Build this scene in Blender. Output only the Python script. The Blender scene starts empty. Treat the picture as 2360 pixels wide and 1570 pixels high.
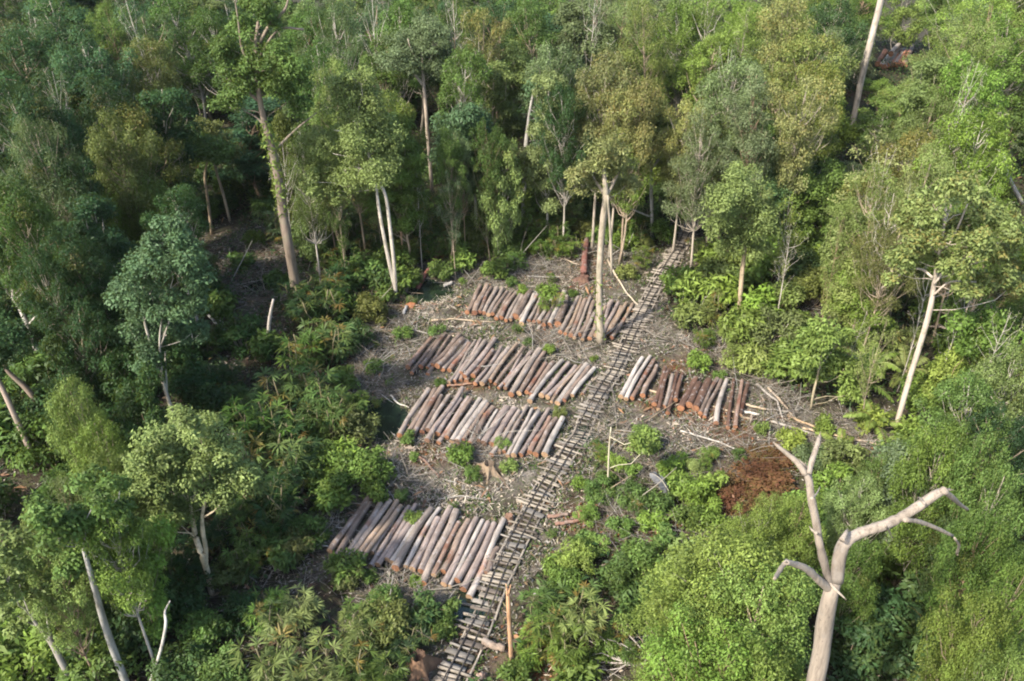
import bpy, math
import numpy as np
from mathutils import Vector

RNG = np.random.default_rng(7)
SC = bpy.context.scene
COL = SC.collection
rad = math.radians

# ------------------------------------------------------------------ camera geometry (helicopter, 25 m up)
H = 25.0
PW, PH = 2360.0, 1570.0
FPX = 1995.0
PITCH = rad(32.6)
SP, CP = math.sin(PITCH), math.cos(PITCH)

def ray(px, py):
    u, v = px - PW / 2, py - PH / 2
    return np.array([u, FPX * CP - v * SP, -(FPX * SP + v * CP)])

def gz(x, y):
    """height of the peaty ground"""
    z = 0.05 * np.sin(x * .83 + 1.3) * np.sin(y * .71) + 0.06 * np.sin(x * .31 + y * .23) + 0.03 * np.sin(x * 2.1 - y * 1.7) + .02 * np.sin(x * 3.7 + y * 3.1)
    for (a, b, s, d) in POOLS:
        z = z - d * np.exp(-(((x - a) ** 2 + (y - b) ** 2) / s ** 2) ** 1.5)
    return z

POOLS = []
def G0(px, py, z=0.0):
    d = ray(px, py)
    t = (H - z) / -d[2]
    return d[0] * t, d[1] * t

def G(px, py, dz=0.0):
    x, y = G0(px, py, dz)
    return np.array([x, y, float(gz(x, y)) + dz])

def PY(px, py, Y):
    """point on the view ray of a pixel at forward distance Y"""
    d = ray(px, py)
    t = Y / d[1]
    return np.array([d[0] * t, Y, H + d[2] * t])

def proj(p):
    x, y, z = p[0], p[1], p[2] - H
    cz = y * CP - z * SP
    cy = y * SP + z * CP
    return PW / 2 + FPX * x / cz, PH / 2 - FPX * cy / cz, cz

for (px, py, s, d) in ((885, 960, 1.5, .34), (985, 672, 1.3, .34), (600, 655, 1.0, .3), (1340, 1000, .7, .3), (1080, 1385, .9, .3), (1490, 1440, .7, .3)):
    a, b = G0(px, py)
    POOLS.append((a, b, s, d))

# ------------------------------------------------------------------ materials
def newmat(name):
    m = bpy.data.materials.new(name)
    m.use_nodes = True
    nt = m.node_tree
    nt.nodes.clear()
    out = nt.nodes.new('ShaderNodeOutputMaterial')
    return m, nt, out

def N(nt, typ, **kw):
    n = nt.nodes.new(typ)
    for k, v in kw.items():
        if k in n.inputs:
            n.inputs[k].default_value = v
        else:
            setattr(n, k, v)
    return n

def mixc(nt, f, a, b, blend='MIX'):
    n = nt.nodes.new('ShaderNodeMix')
    n.data_type = 'RGBA'
    n.blend_type = blend
    for s, v in ((n.inputs[0], f), (n.inputs[6], a), (n.inputs[7], b)):
        if hasattr(v, 'links'):
            nt.links.new(v, s)
        elif isinstance(v, (int, float)):
            s.default_value = v
        else:
            s.default_value = (*v, 1) if len(v) == 3 else v
    return n.outputs[2]

def ramp(nt, fac, stops):
    r = nt.nodes.new('ShaderNodeValToRGB')
    e = r.color_ramp.elements
    while len(e) < len(stops):
        e.new(.5)
    for el, (p, c) in zip(e, stops):
        el.position = p
        el.color = (*c, 1) if len(c) == 3 else c
    nt.links.new(fac, r.inputs[0])
    return r.outputs[0]

def noise(nt, scale, detail=4, vec=None, rough=.55):
    n = N(nt, 'ShaderNodeTexNoise', Scale=scale, Detail=detail, Roughness=rough)
    if vec is not None:
        nt.links.new(vec, n.inputs['Vector'])
    return n.outputs[0]

def leaf_material():
    m, nt, out = newmat('leaf')
    L = nt.links
    oi = N(nt, 'ShaderNodeObjectInfo')
    at = N(nt, 'ShaderNodeAttribute', attribute_name='tint')
    sep = N(nt, 'ShaderNodeSeparateColor')
    L.new(at.outputs['Color'], sep.inputs[0])
    br = N(nt, 'ShaderNodeVectorMath', operation='SCALE')
    L.new(oi.outputs['Color'], br.inputs[0])
    L.new(sep.outputs[0], br.inputs['Scale'])
    c = mixc(nt, sep.outputs[1], br.outputs[0], (.3, .165, .045))
    c = mixc(nt, sep.outputs[2], c, (.19, .23, .05))
    p = N(nt, 'ShaderNodeBsdfPrincipled', Roughness=.5)
    p.inputs['Specular IOR Level'].default_value = .2
    L.new(c, p.inputs['Base Color'])
    tr = N(nt, 'ShaderNodeBsdfTranslucent')
    ct = mixc(nt, .45, c, (.16, .19, .02))
    L.new(ct, tr.inputs[0])
    mx = N(nt, 'ShaderNodeMixShader', Fac=.36)
    L.new(p.outputs[0], mx.inputs[1])
    L.new(tr.outputs[0], mx.inputs[2])
    L.new(mx.outputs[0], out.inputs[0])
    return m

def bark_material(name, zscale, blotch, bump=.4):
    """bark whose base colour is the object's own colour, with streaks, blotches and cracks"""
    m, nt, out = newmat(name)
    L = nt.links
    oi = N(nt, 'ShaderNodeObjectInfo')
    tc = N(nt, 'ShaderNodeTexCoord')
    off = N(nt, 'ShaderNodeVectorMath', operation='SCALE', Scale=37.0)
    comb = N(nt, 'ShaderNodeCombineXYZ')
    L.new(oi.outputs['Random'], comb.inputs[0])
    L.new(oi.outputs['Random'], comb.inputs[2])
    L.new(comb.outputs[0], off.inputs[0])
    add = N(nt, 'ShaderNodeVectorMath', operation='ADD')
    L.new(tc.outputs['Object'], add.inputs[0])
    L.new(off.outputs[0], add.inputs[1])
    mp = N(nt, 'ShaderNodeMapping')
    mp.inputs['Scale'].default_value = zscale
    L.new(add.outputs[0], mp.inputs[0])
    n1 = noise(nt, 1.0, 6, mp.outputs[0], .65)
    n2 = noise(nt, blotch[0], 5, add.outputs[0], .6)
    n3 = noise(nt, 9.0, 4, add.outputs[0], .7)
    at = N(nt, 'ShaderNodeAttribute', attribute_name='tint')
    base = mixc(nt, 1.0, oi.outputs['Color'], at.outputs['Color'], 'MULTIPLY')
    k = ramp(nt, n1, [(.28, (.45, .42, .4)), (.5, (1, 1, 1)), (.75, (1.25, 1.22, 1.2))])
    c = mixc(nt, 1.0, base, k, 'MULTIPLY')
    f = ramp(nt, n2, [(blotch[1], (0, 0, 0)), (blotch[1] + .05, (1, 1, 1))])
    c2 = mixc(nt, f, c, mixc(nt, .45, c, blotch[2]))
    f3 = ramp(nt, n3, [(.6, (0, 0, 0)), (.68, (1, 1, 1))])
    c3 = mixc(nt, f3, c2, mixc(nt, .5, c2, blotch[3]))
    p = N(nt, 'ShaderNodeBsdfPrincipled', Roughness=.85)
    L.new(c3, p.inputs['Base Color'])
    b = N(nt, 'ShaderNodeBump', Strength=bump, Distance=.03)
    L.new(n1, b.inputs['Height'])
    L.new(b.outputs[0], p.inputs['Normal'])
    L.new(p.outputs[0], out.inputs[0])
    return m

def cut_material():
    m, nt, out = newmat('cut_wood')
    L = nt.links
    oi = N(nt, 'ShaderNodeObjectInfo')
    tc = N(nt, 'ShaderNodeTexCoord')
    n1 = noise(nt, 9, 4, tc.outputs['Object'])
    w = N(nt, 'ShaderNodeTexWave', wave_type='RINGS', rings_direction='X', Scale=14.0, Distortion=2.5, Detail=2.0)
    L.new(tc.outputs['Object'], w.inputs[0])
    c = mixc(nt, .5, oi.outputs['Color'], ramp(nt, w.outputs[0], [(.2, (.5, .42, .35)), (.9, (1.1, 1.1, 1.1))]), 'MULTIPLY')
    c = mixc(nt, .8, c, ramp(nt, n1, [(.3, (.5, .42, .4)), (.65, (1.15, 1.12, 1.1))]), 'MULTIPLY')
    p = N(nt, 'ShaderNodeBsdfPrincipled', Roughness=.8)
    L.new(c, p.inputs['Base Color'])
    L.new(p.outputs[0], out.inputs[0])
    return m

def tint_material(name, rough=.9, trans=0.0):
    """dry litter: every stalk and leaf carries its own pigment"""
    m, nt, out = newmat(name)
    L = nt.links
    at = N(nt, 'ShaderNodeAttribute', attribute_name='tint')
    p = N(nt, 'ShaderNodeBsdfPrincipled', Roughness=rough)
    p.inputs['Specular IOR Level'].default_value = .25
    L.new(at.outputs['Color'], p.inputs['Base Color'])
    if trans:
        tr = N(nt, 'ShaderNodeBsdfTranslucent')
        L.new(at.outputs['Color'], tr.inputs[0])
        mx = N(nt, 'ShaderNodeMixShader', Fac=trans)
        L.new(p.outputs[0], mx.inputs[1])
        L.new(tr.outputs[0], mx.inputs[2])
        L.new(mx.outputs[0], out.inputs[0])
    else:
        L.new(p.outputs[0], out.inputs[0])
    return m

def ground_material():
    m, nt, out = newmat('peat_ground')
    L = nt.links
    tc = N(nt, 'ShaderNodeTexCoord')
    v = tc.outputs['Object']
    n1 = noise(nt, .55, 6, v, .62)
    n2 = noise(nt, 3.2, 6, v, .7)
    n3 = noise(nt, 16, 4, v, .7)
    at = N(nt, 'ShaderNodeAttribute', attribute_name='tint')
    sep = N(nt, 'ShaderNodeSeparateColor')
    L.new(at.outputs['Color'], sep.inputs[0])
    peat = ramp(nt, n2, [(.3, (.018, .014, .011)), (.55, (.05, .037, .027)), (.75, (.1, .075, .052))])
    straw = ramp(nt, n3, [(.28, (.06, .05, .042)), (.48, (.16, .138, .115)), (.7, (.3, .265, .225))])
    ms = N(nt, 'ShaderNodeMath', operation='MULTIPLY_ADD')
    L.new(n1, ms.inputs[0]); ms.inputs[1].default_value = 4.5; ms.inputs[2].default_value = -1.8
    mf = N(nt, 'ShaderNodeMath', operation='MULTIPLY', use_clamp=True)
    L.new(ms.outputs[0], mf.inputs[0]); L.new(sep.outputs[0], mf.inputs[1])
    c = mixc(nt, mf.outputs[0], peat, straw)
    red = ramp(nt, n3, [(.35, (.05, .022, .013)), (.65, (.17, .075, .035))])
    c = mixc(nt, sep.outputs[1], c, red)
    gn = ramp(nt, n2, [(.45, (0, 0, 0)), (.6, (1, 1, 1))])
    c = mixc(nt, mixc(nt, 1, gn, (.5, .5, .5), 'MULTIPLY'), c, (.05, .07, .022))
    p = N(nt, 'ShaderNodeBsdfPrincipled', Roughness=.95)
    p.inputs['Specular IOR Level'].default_value = .2
    L.new(c, p.inputs['Base Color'])
    b = N(nt, 'ShaderNodeBump', Strength=.8, Distance=.08)
    L.new(n3, b.inputs['Height'])
    L.new(b.outputs[0], p.inputs['Normal'])
    L.new(p.outputs[0], out.inputs[0])
    return m

def water_material():
    m, nt, out = newmat('peat_water')
    tc = N(nt, 'ShaderNodeTexCoord')
    n = noise(nt, 2.5, 4, tc.outputs['Object'])
    c = ramp(nt, n, [(.35, (.006, .01, .007)), (.6, (.014, .026, .014)), (.75, (.035, .045, .025))])
    p = N(nt, 'ShaderNodeBsdfPrincipled', Roughness=.16)
    nt.links.new(c, p.inputs['Base Color'])
    nt.links.new(p.outputs[0], out.inputs[0])
    return m

LEAF = leaf_material()
LOGBARK = bark_material('log_bark', (1.3, 11, 11), (4.2, .57, (.34, .31, .3), (.1, .06, .045)), .9)
TRUNKBARK = bark_material('trunk_bark', (7, 7, .8), (1.6, .55, (.16, .15, .1), (.1, .07, .05)), .6)
DEADBARK = bark_material('dead_bark', (9, 9, .9), (2.2, .54, (.2, .18, .16), (.08, .06, .05)), .9)
PLANK = bark_material('split_plank', (1.2, 12, 12), (2.0, .6, (.3, .26, .22), (.16, .12, .09)), .3)
CUT = cut_material()
LITTER = tint_material('dry_litter', .9, .12)
TWIGS = tint_material('dry_twig', .85)
GRASSM = tint_material('green_blade', .5, .3)
RAILM = bark_material('dark_rail', (2, 8, 8), (3, .6, (.05, .04, .035), (.02, .018, .015)), .2)
SPLIT = bark_material('split_red_wood', (5, 5, 1.2), (2.0, .55, (.2, .12, .07), (.09, .04, .02)), .6)

# ------------------------------------------------------------------ mesh tools
def unit(a):
    return a / np.maximum(np.linalg.norm(a, axis=-1, keepdims=True), 1e-9)

class Geo:
    def __init__(s):
        s.V, s.Q, s.C, s.n = [], [], [], 0
    def add(s, V, Q, C=(1, 1, 1)):
        V = np.asarray(V, float).reshape(-1, 3)
        C = np.asarray(C, float)
        if C.ndim == 1:
            C = np.tile(C, (len(V), 1))
        s.V.append(V); s.Q.append(np.asarray(Q, int).reshape(-1, 4) + s.n); s.C.append(C)
        s.n += len(V)
        return s
    def mesh(s, name, mat, smooth=False, origin=None):
        V = np.concatenate(s.V); Q = np.concatenate(s.Q); C = np.concatenate(s.C)
        if origin is not None:
            V = V - np.asarray(origin)
        me = bpy.data.meshes.new(name)
        me.vertices.add(len(V)); me.vertices.foreach_set('co', V.astype(np.float32).ravel())
        me.loops.add(Q.size); me.loops.foreach_set('vertex_index', Q.astype(np.int32).ravel())
        me.polygons.add(len(Q)); me.polygons.foreach_set('loop_start', (np.arange(len(Q)) * 4).astype(np.int32))
        if smooth:
            me.polygons.foreach_set('use_smooth', np.ones(len(Q), bool))
        a = me.attributes.new('tint', 'FLOAT_COLOR', 'POINT')
        a.data.foreach_set('color', np.concatenate([C, np.ones((len(C), 1))], 1).astype(np.float32).ravel())
        me.update(calc_edges=True)
        me.materials.append(mat)
        return me

def tube(g, pts, r, n=7, col=(1, 1, 1), rng=None, lump=0.0, cap=True):
    pts = np.asarray(pts, float)
    k = len(pts)
    r = np.broadcast_to(np.asarray(r, float), (k,)).copy()
    if cap:
        pts = np.concatenate([pts[:1], pts, pts[-1:]]); r = np.concatenate([[1e-4], r, [1e-4]]); k += 2
    T = np.gradient(pts, axis=0)
    if cap:
        T[0] = T[1]; T[-1] = T[-2]
        T[1] = pts[2] - pts[1]; T[-2] = pts[-2] - pts[-3]; T[0] = T[1]; T[-1] = T[-2]
    T = unit(T)
    ref = np.array([0, 0, 1.]) if abs(T[k // 2, 2]) < .8 else np.array([1., 0, 0])
    A = unit(np.cross(T, ref)); B = np.cross(T, A)
    th = np.linspace(0, 2 * np.pi, n, endpoint=False)
    rr = r[:, None] * np.ones(n)
    if lump and rng is not None:
        ph = rng.uniform(0, 6.28, 4)
        rr = rr * (1 + lump * (np.sin(2 * th + ph[0])[None] * .5 + np.sin(3 * th + ph[1])[None] * .4 + .35 * rng.standard_normal((k, n))))
    V = pts[:, None] + rr[..., None] * (np.cos(th)[None, :, None] * A[:, None] + np.sin(th)[None, :, None] * B[:, None])
    i = np.arange(k - 1)[:, None] * n; j = np.arange(n)[None]; j2 = (j + 1) % n
    Q = np.stack([i + j, i + j2, i + n + j2, i + n + j], -1).reshape(-1, 4)
    C = np.asarray(col, float)
    if C.ndim == 2:
        if cap:
            C = np.concatenate([C[:1], C, C[-1:]])
        C = np.repeat(C, n, 0)
    g.add(V, Q, C)

def leaves(g, P, Nn, D, L, W, C, bend=.12):
    n = len(P)
    L = np.broadcast_to(np.asarray(L, float), (n,))[:, None]; W = np.broadcast_to(np.asarray(W, float), (n,))[:, None]
    D = unit(D - Nn * np.sum(D * Nn, 1, keepdims=True)); S = np.cross(D, Nn)
    mid = P + D * L * .5
    V = np.stack([P, mid + S * W * .5 + Nn * W * .18, P + D * L - Nn * L * bend, mid - S * W * .5 + Nn * W * .18], 1)
    Q = np.arange(4 * n).reshape(-1, 4)
    g.add(V.reshape(-1, 3), Q, np.repeat(C, 4, 0))

def box(g, c, ax, half, col=(1, 1, 1), rng=None, jit=0.0):
    """a box with chamfered long edges; ax: 3 axes, half: 3 half sizes (long one first)"""
    a, b, d = [np.asarray(v, float) for v in ax]
    hx, hy, hz = half
    ch = min(hy, hz) * .3
    prof = [(-hy + ch, -hz), (hy - ch, -hz), (hy, -hz + ch), (hy, hz - ch), (hy - ch, hz), (-hy + ch, hz), (-hy, hz - ch), (-hy, -hz + ch)]
    V = []
    for s, sc in ((-1, 1e-3), (-1, 1), (-.33, 1), (.33, 1), (1, 1), (1, 1e-3)):
        for (y, z) in prof:
            jy = rng.normal(0, jit) * hy if rng is not None and abs(s) < 1.01 else 0
            V.append(np.asarray(c) + a * hx * s + b * (y * sc + jy) + d * z * sc)
    k, n = 6, 8
    i = np.arange(k - 1)[:, None] * n; j = np.arange(n)[None]; j2 = (j + 1) % n
    g.add(V, np.stack([i + j, i + j2, i + n + j2, i + n + j], -1).reshape(-1, 4), col)

def obj(name, me, parent=None, loc=None, color=None):
    o = bpy.data.objects.new(name, me)
    COL.objects.link(o)
    if parent is not None:
        o.parent = parent
    if loc is not None:
        o.location = Vector(loc)
    if color is not None:
        o.color = (*color, 1)
    return o

def tag(o, label=None, cat=None, group=None, kind=None):
    if label: o['label'] = label
    if cat: o['category'] = cat
    if group: o['group'] = group
    if kind: o['kind'] = kind
    return o

def empty(name, loc, label=None, cat=None, group=None):
    o = bpy.data.objects.new(name, None)
    COL.objects.link(o)
    o.location = Vector(loc)
    o.empty_display_size = .3
    return tag(o, label, cat, group)

ORD = ['', 'first', 'second', 'third', 'fourth', 'fifth', 'sixth', 'seventh', 'eighth', 'ninth', 'tenth', 'eleventh', 'twelfth', 'thirteenth', 'fourteenth', 'fifteenth', 'sixteenth', 'seventeenth', 'eighteenth', 'nineteenth', 'twentieth', 'twenty-first', 'twenty-second', 'twenty-third', 'twenty-fourth', 'twenty-fifth', 'twenty-sixth', 'twenty-seventh', 'twenty-eighth', 'twenty-ninth', 'thirtieth', 'thirty-first', 'thirty-second', 'thirty-third', 'thirty-fourth', 'thirty-fifth', 'thirty-sixth', 'thirty-seventh', 'thirty-eighth']

# ------------------------------------------------------------------ ground, pools
CLEAR = [(925, 640), (1010, 585), (1090, 600), (1230, 560), (1330, 520), (1420, 560), (1500, 600), (1560, 545), (1600, 590), (1545, 680), (1520, 740), (1640, 800), (1760, 830), (1800, 900), (1880, 940), (2060, 985), (2060, 1030), (1900, 1040), (1800, 1130), (1700, 1190), (1600, 1250), (1450, 1260), (1320, 1270), (1215, 1330), (1190, 1420), (1180, 1570), (930, 1570), (900, 1440), (820, 1350), (690, 1330), (720, 1150), (790, 1020), (800, 880), (830, 740)]
CLEARG = np.array([G0(*p) for p in CLEAR])

OLDCUT = np.array([G0(*p) for p in [(480, 570), (560, 515), (680, 525), (700, 620), (690, 745), (620, 780), (530, 760), (480, 690)]])

def inside(poly, x, y):
    x = np.asarray(x, float); y = np.asarray(y, float)
    r = np.zeros(x.shape, bool)
    n = len(poly)
    for i in range(n):
        x1, y1 = poly[i]; x2, y2 = poly[(i + 1) % n]
        c = ((y1 > y) != (y2 > y)) & (x < (x2 - x1) * (y - y1) / (y2 - y1 + 1e-12) + x1)
        r ^= c
    return r

def blob(x, y, spots):
    """0..1 field of soft round spots given in pixels with a size in metres"""
    f = np.zeros(np.shape(x))
    for (px, py, s) in spots:
        a, b = G0(px, py)
        f = np.maximum(f, np.exp(-(((x - a) ** 2 + (y - b) ** 2) / s ** 2)))
    return f

REDSPOTS = [(1560, 920, 1.3), (1650, 960, 1.4), (1700, 990, 1.0), (1610, 830, 1.0), (1560, 845, .8), (1500, 930, .8), (1740, 1100, 1.4), (1760, 1060, 1.2), (1700, 1150, .8), (1350, 645, 1.2), (1350, 600, 1.0), (945, 705, .6), (1330, 1195, .9), (1420, 1225, .8), (1520, 1215, 1.0), (1040, 892, .5), (1100, 890, .7), (985, 1050, .8), (1230, 1530, 1.2), (1300, 1510, 1.0), (2080, 130, 2.6), (1960, 210, 2.0), (640, 580, 1.0), (850, 930, .6), (1250, 1550, .8)]
STRAWSPOTS = [(1150, 1000, 2.5), (1050, 1130, 1.6), (950, 1050, 1.4), (1180, 1130, 1.5), (880, 1060, 1.2), (1060, 745, 1.6), (1250, 780, 1.4), (1310, 790, 1.4), (1180, 800, 1.2), (1380, 810, 1.2), (1550, 770, 1.8), (1650, 800, 1.5), (1000, 700, 1.3), (1900, 1010, 2), (1980, 1010, 1.6), (900, 1480, 1.6), (940, 1420, 1.4), (880, 1400, 1.2), (1200, 620, 2.0), (1280, 640, 1.8), (1150, 640, 1.4), (1420, 1000, 1.4), (1300, 1150, 1.2), (580, 1400, 1.4), (640, 560, 1.6), (1470, 1480, 1.2), (1620, 1010, 1.3)]

TRK = [(1020, 1610), (1045, 1560), (1100, 1450), (1147, 1330), (1190, 1240), (1237, 1160), (1287, 1080), (1330, 1010), (1375, 930), (1422, 850), (1458, 770), (1492, 700), (1530, 635), (1568, 575), (1600, 500), (1640, 410), (1665, 370)]
tp = np.array([G0(*p) for p in TRK])
s = np.concatenate([[0], np.cumsum(np.linalg.norm(np.diff(tp, axis=0), axis=1))])
TL = s[-1]
def trk(q):
    return np.array([np.interp(q, s, tp[:, 0]), np.interp(q, s, tp[:, 1])])
def trk_dir(q):
    d = trk(q + .4) - trk(q - .4)
    return d / np.linalg.norm(d)

def off_track(x, y, w2):
    m = np.ones(len(x), bool)
    for k in np.arange(0, TL, .25):
        c = trk(k)
        m &= (x - c[0]) ** 2 + (y - c[1]) ** 2 > w2
    return m

def build_ground():
    g = Geo()
    xs = np.concatenate([[-900, -500, -250, -130, -80], np.arange(-60, -16, 1.0), np.arange(-16, 18, .22), np.arange(18, 60.1, 1.0), [80, 130, 250, 500, 900]])
    ys = np.concatenate([[-200, -80, -20, 0, 8], np.arange(12, 17, .6), np.arange(17, 52, .22), np.arange(52, 110, 1.0), [130, 180, 280, 500, 900, 1600]])
    X, Y = np.meshgrid(xs, ys)
    Z = gz(X, Y)
    fine = .03 * RNG.standard_normal(X.shape)
    Z = Z + np.where((np.abs(X) < 16) & (Y > 17) & (Y < 52), fine, 0)
    ins = np.maximum(inside(CLEARG, X, Y), inside(OLDCUT, X, Y) * .7).astype(float)
    straw = np.clip(ins * .75 + blob(X, Y, STRAWSPOTS) * .6, 0, 1)
    red = blob(X, Y, REDSPOTS) * .85
    dt = np.full(X.shape, 9.0)
    for k in np.arange(0, TL, .3):
        c = trk(k)
        dt = np.minimum(dt, (X - c[0]) ** 2 + (Y - c[1]) ** 2)
    straw = straw * (1 - .9 * np.exp(-dt / .45))
    C = np.stack([straw, red, np.zeros_like(red)], -1).reshape(-1, 3)
    nx = len(xs); i = np.arange(len(ys) - 1)[:, None] * nx; j = np.arange(nx - 1)[None]
    g.add(np.stack([X, Y, Z], -1).reshape(-1, 3), np.stack([i + j, i + j + 1, i + nx + j + 1, i + nx + j], -1).reshape(-1, 4), C)
    o = obj('ground', g.mesh('ground', ground_material(), True))
    tag(o, 'dark peat ground of the logging clearing and forest floor', 'ground', None, 'structure')
    wm = water_material()
    for (a, b, s, d) in POOLS:
        g = Geo()
        th = np.linspace(0, 2 * np.pi, 28, endpoint=False)
        R = s * 1.25
        V = [np.stack([a + k * R * np.cos(th), b + k * R * np.sin(th), np.full(28, float(gz(a, b)) + d * .6)], 1) for k in (.01, .5, 1)]
        i = np.arange(2)[:, None] * 28; j = np.arange(28)[None]; j2 = (j + 1) % 28
        g.add(np.concatenate(V), np.stack([i + j, i + j2, i + 28 + j2, i + 28 + j], -1).reshape(-1, 4))
        tag(obj('water', g.mesh('water', wm)), 'pool of dark peaty water', 'water', None, 'structure')

build_ground()

# ------------------------------------------------------------------ logs
PIG = {'umber': (.1, .055, .036), 'brown': (.2, .145, .115), 'dark': (.115, .082, .066), 'red': (.2, .115, .083), 'grey': (.27, .235, .215), 'purple': (.275, .228, .22), 'pale': (.38, .36, .35), 'white': (.44, .43, .425), 'tan': (.3, .22, .155), 'orange': (.3, .14, .06)}
_pg = np.array((.225, .185, .168))
PIG = {k: tuple((np.array(v) * .62 + _pg * .38) * .86 * np.array((1.04, 1.0, .92))) for k, v in PIG.items()}
PIG['umber'] = (.088, .047, .031)
PIG['orange'] = (.3, .12, .06)
PIGNAME = {'umber': 'dark umber', 'brown': 'brown', 'dark': 'dark brown', 'red': 'reddish brown', 'grey': 'grey-brown', 'purple': 'mauve-grey', 'pale': 'pale grey', 'white': 'whitish', 'tan': 'tan', 'orange': 'orange-brown'}
CUTS = {'o': (.3, .15, .08), 't': (.36, .25, .155), 'r': (.22, .105, .065), 'd': (.18, .11, .075)}

def make_log(front, rear, r, pig, cut, label, group, seed, lift=0.0, bark_red=False):
    rng = np.random.default_rng(seed)
    a = np.array(front); b = np.array(rear)
    a[2] += lift; b[2] += lift
    Lg = np.linalg.norm(b - a)
    d = (b - a) / Lg
    up = unit(np.cross(np.cross(d, [0, 0, 1.]), d)); side = np.cross(up, d)
    root_loc = a + d * Lg * .5
    k = 11
    t = np.linspace(0, 1, k)
    bend = rng.normal(0, .04) * np.sin(np.pi * t) + rng.normal(0, .02) * np.sin(2 * np.pi * t)
    taper = rng.uniform(.8, .95)
    if rng.random() < .25:
        taper = 1.08
    rr = r * (1 + (taper - 1) * t) * (1 + .04 * rng.standard_normal(k))
    rr[0] *= 1.08
    rr *= .95
    pts = np.stack([(t - .5) * Lg, bend * 1.0, .3 * bend], 1)
    col = np.ones((k, 3))
    if bark_red:
        i = rng.integers(2, k - 2)
        col[i] = (.82, .56, .46)
        if rng.random() < .6:
            col[i + 1] = (.86, .62, .54)
    tone = .88 + .24 * rng.random()
    col = col * tone * (1 + .12 * rng.standard_normal((k, 1)))
    g = Geo()
    tube(g, pts, rr, 14, col, rng, .08, cap=False)
    # a few knots
    for _ in range(rng.integers(1, 4)):
        s = rng.uniform(.1, .9); th = rng.uniform(0, 3.14)
        c = np.array([(s - .5) * Lg, np.cos(th) * r * .9, np.sin(th) * r * .9])
        tube(g, [c, c * np.array([1, 1.12, 1.12])], [.035, .02], 6, (.6, .5, .45))
    o = obj('log', g.mesh('log', LOGBARK, True), None, root_loc, PIG[pig])
    M = np.stack([d, side, up], 1)
    from mathutils import Matrix
    o.rotation_euler = Matrix(M.tolist()).to_euler()
    tag(o, label, 'log', group)
    for e in (0, -1):
        gc = Geo()
        th = np.linspace(0, 2 * np.pi, 14, endpoint=False)
        # follow the end ring of the bark so the two edges meet
        ring = np.concatenate(g.V[:1])[:14] if e == 0 else g.V[0][-14:]
        cen = ring.mean(0) + np.array([(-1 if e == 0 else 1) * .006, 0, 0])
        V = [cen + (ring - cen) * s for s in (.001, .4, .75, .985)]
        ii = np.arange(3)[:, None] * 14; j = np.arange(14)[None]; j2 = (j + 1) % 14
        gc.add(np.concatenate(V), np.stack([ii + j, ii + j2, ii + 14 + j2, ii + 14 + j], -1).reshape(-1, 4))
        cc = np.array(CUTS[cut]) * rng.uniform(.75, 1.15)
        obj('cut_end', gc.mesh('cut_end', CUT), o, None, cc)
    return o

def z1(x, y): return 1000 + x / 4.708, 600 + y / 4.708
def z2(x, y): return 860 + x / 4.127, 720 + y / 4.127
def z3(x, y): return 700 + x / 3.2, 1080 + y / 3.2
def z4(x, y): return 1350 + x / 4.612, 780 + y / 4.612

# front x,y, rear x,y, width (zoomed px), pigment, cut colour
ROW1 = [(360,575,505,275,58,'brown','o'),(440,585,575,270,64,'brown','r'),(495,575,625,290,48,'brown','r'),(540,580,685,290,50,'grey','o'),(590,595,745,290,52,'grey','t'),(635,580,795,330,46,'brown','o'),(675,625,835,350,54,'brown','o'),(730,615,905,335,52,'brown','o'),(780,645,985,275,42,'grey','o'),(828,640,1005,300,48,'grey','t'),(885,600,1040,330,76,'dark','o'),(935,640,1085,360,46,'pale','t'),(950,695,1140,330,56,'white','t'),(1030,650,1160,380,40,'grey','o'),(1085,660,1210,400,44,'brown','r'),(1135,660,1330,335,52,'pale','o'),(1190,690,1330,430,54,'dark','o'),(1252,690,1410,340,56,'white','o'),(1310,640,1440,390,48,'grey','d'),(1345,690,1440,420,74,'dark','o'),(1370,780,1565,395,52,'grey','o'),(1425,800,1600,400,46,'tan','o'),(1485,810,1640,420,58,'brown','o'),(1522,835,1700,390,40,'grey','t'),(1577,795,1740,440,56,'brown','o'),(1612,845,1750,560,44,'grey','t'),(1690,830,1800,520,56,'brown','o'),(1760,800,1860,500,54,'tan','t'),(1800,730,1930,440,58,'purple','o'),(1835,780,2000,450,52,'purple','t'),(1880,790,2030,490,40,'tan','o'),(1905,770,2090,450,50,'tan','o'),(1928,835,2160,460,46,'tan','r')]
ROW2 = [(330,525,610,195,56,'red','o'),(365,575,660,210,38,'dark','o'),(455,520,690,215,52,'dark','r'),(515,530,730,235,38,'brown','o'),(565,500,820,215,54,'brown','o'),(610,515,850,255,58,'brown','o'),(660,550,895,275,54,'grey','o'),(725,560,915,300,50,'red','o'),(720,680,975,270,36,'grey','t'),(770,660,1020,260,44,'purple','o'),(838,590,1065,290,50,'grey','o'),(870,615,1155,265,52,'purple','o'),(950,610,1140,370,52,'red','o'),(970,690,1220,340,46,'purple','o'),(1035,695,1290,345,52,'grey','t'),(1110,665,1370,310,48,'tan','o'),(1160,690,1430,340,38,'brown','o'),(1192,725,1412,410,34,'purple','o'),(1242,690,1500,390,48,'purple','o'),(1256,722,1490,440,42,'grey','d'),(1310,778,1580,370,62,'grey','o'),(1385,772,1630,385,56,'brown','t'),(1460,768,1640,490,48,'red','o'),(1500,790,1710,480,46,'brown','r'),(1490,852,1800,450,54,'white','t'),(1600,800,1860,480,58,'purple','t'),(1658,812,1925,515,56,'purple','t'),(1695,855,1980,500,36,'tan','t'),(1752,868,2030,490,56,'pale','t'),(1815,842,2050,520,48,'brown','r'),(1890,802,2105,525,44,'white','t')]
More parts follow.
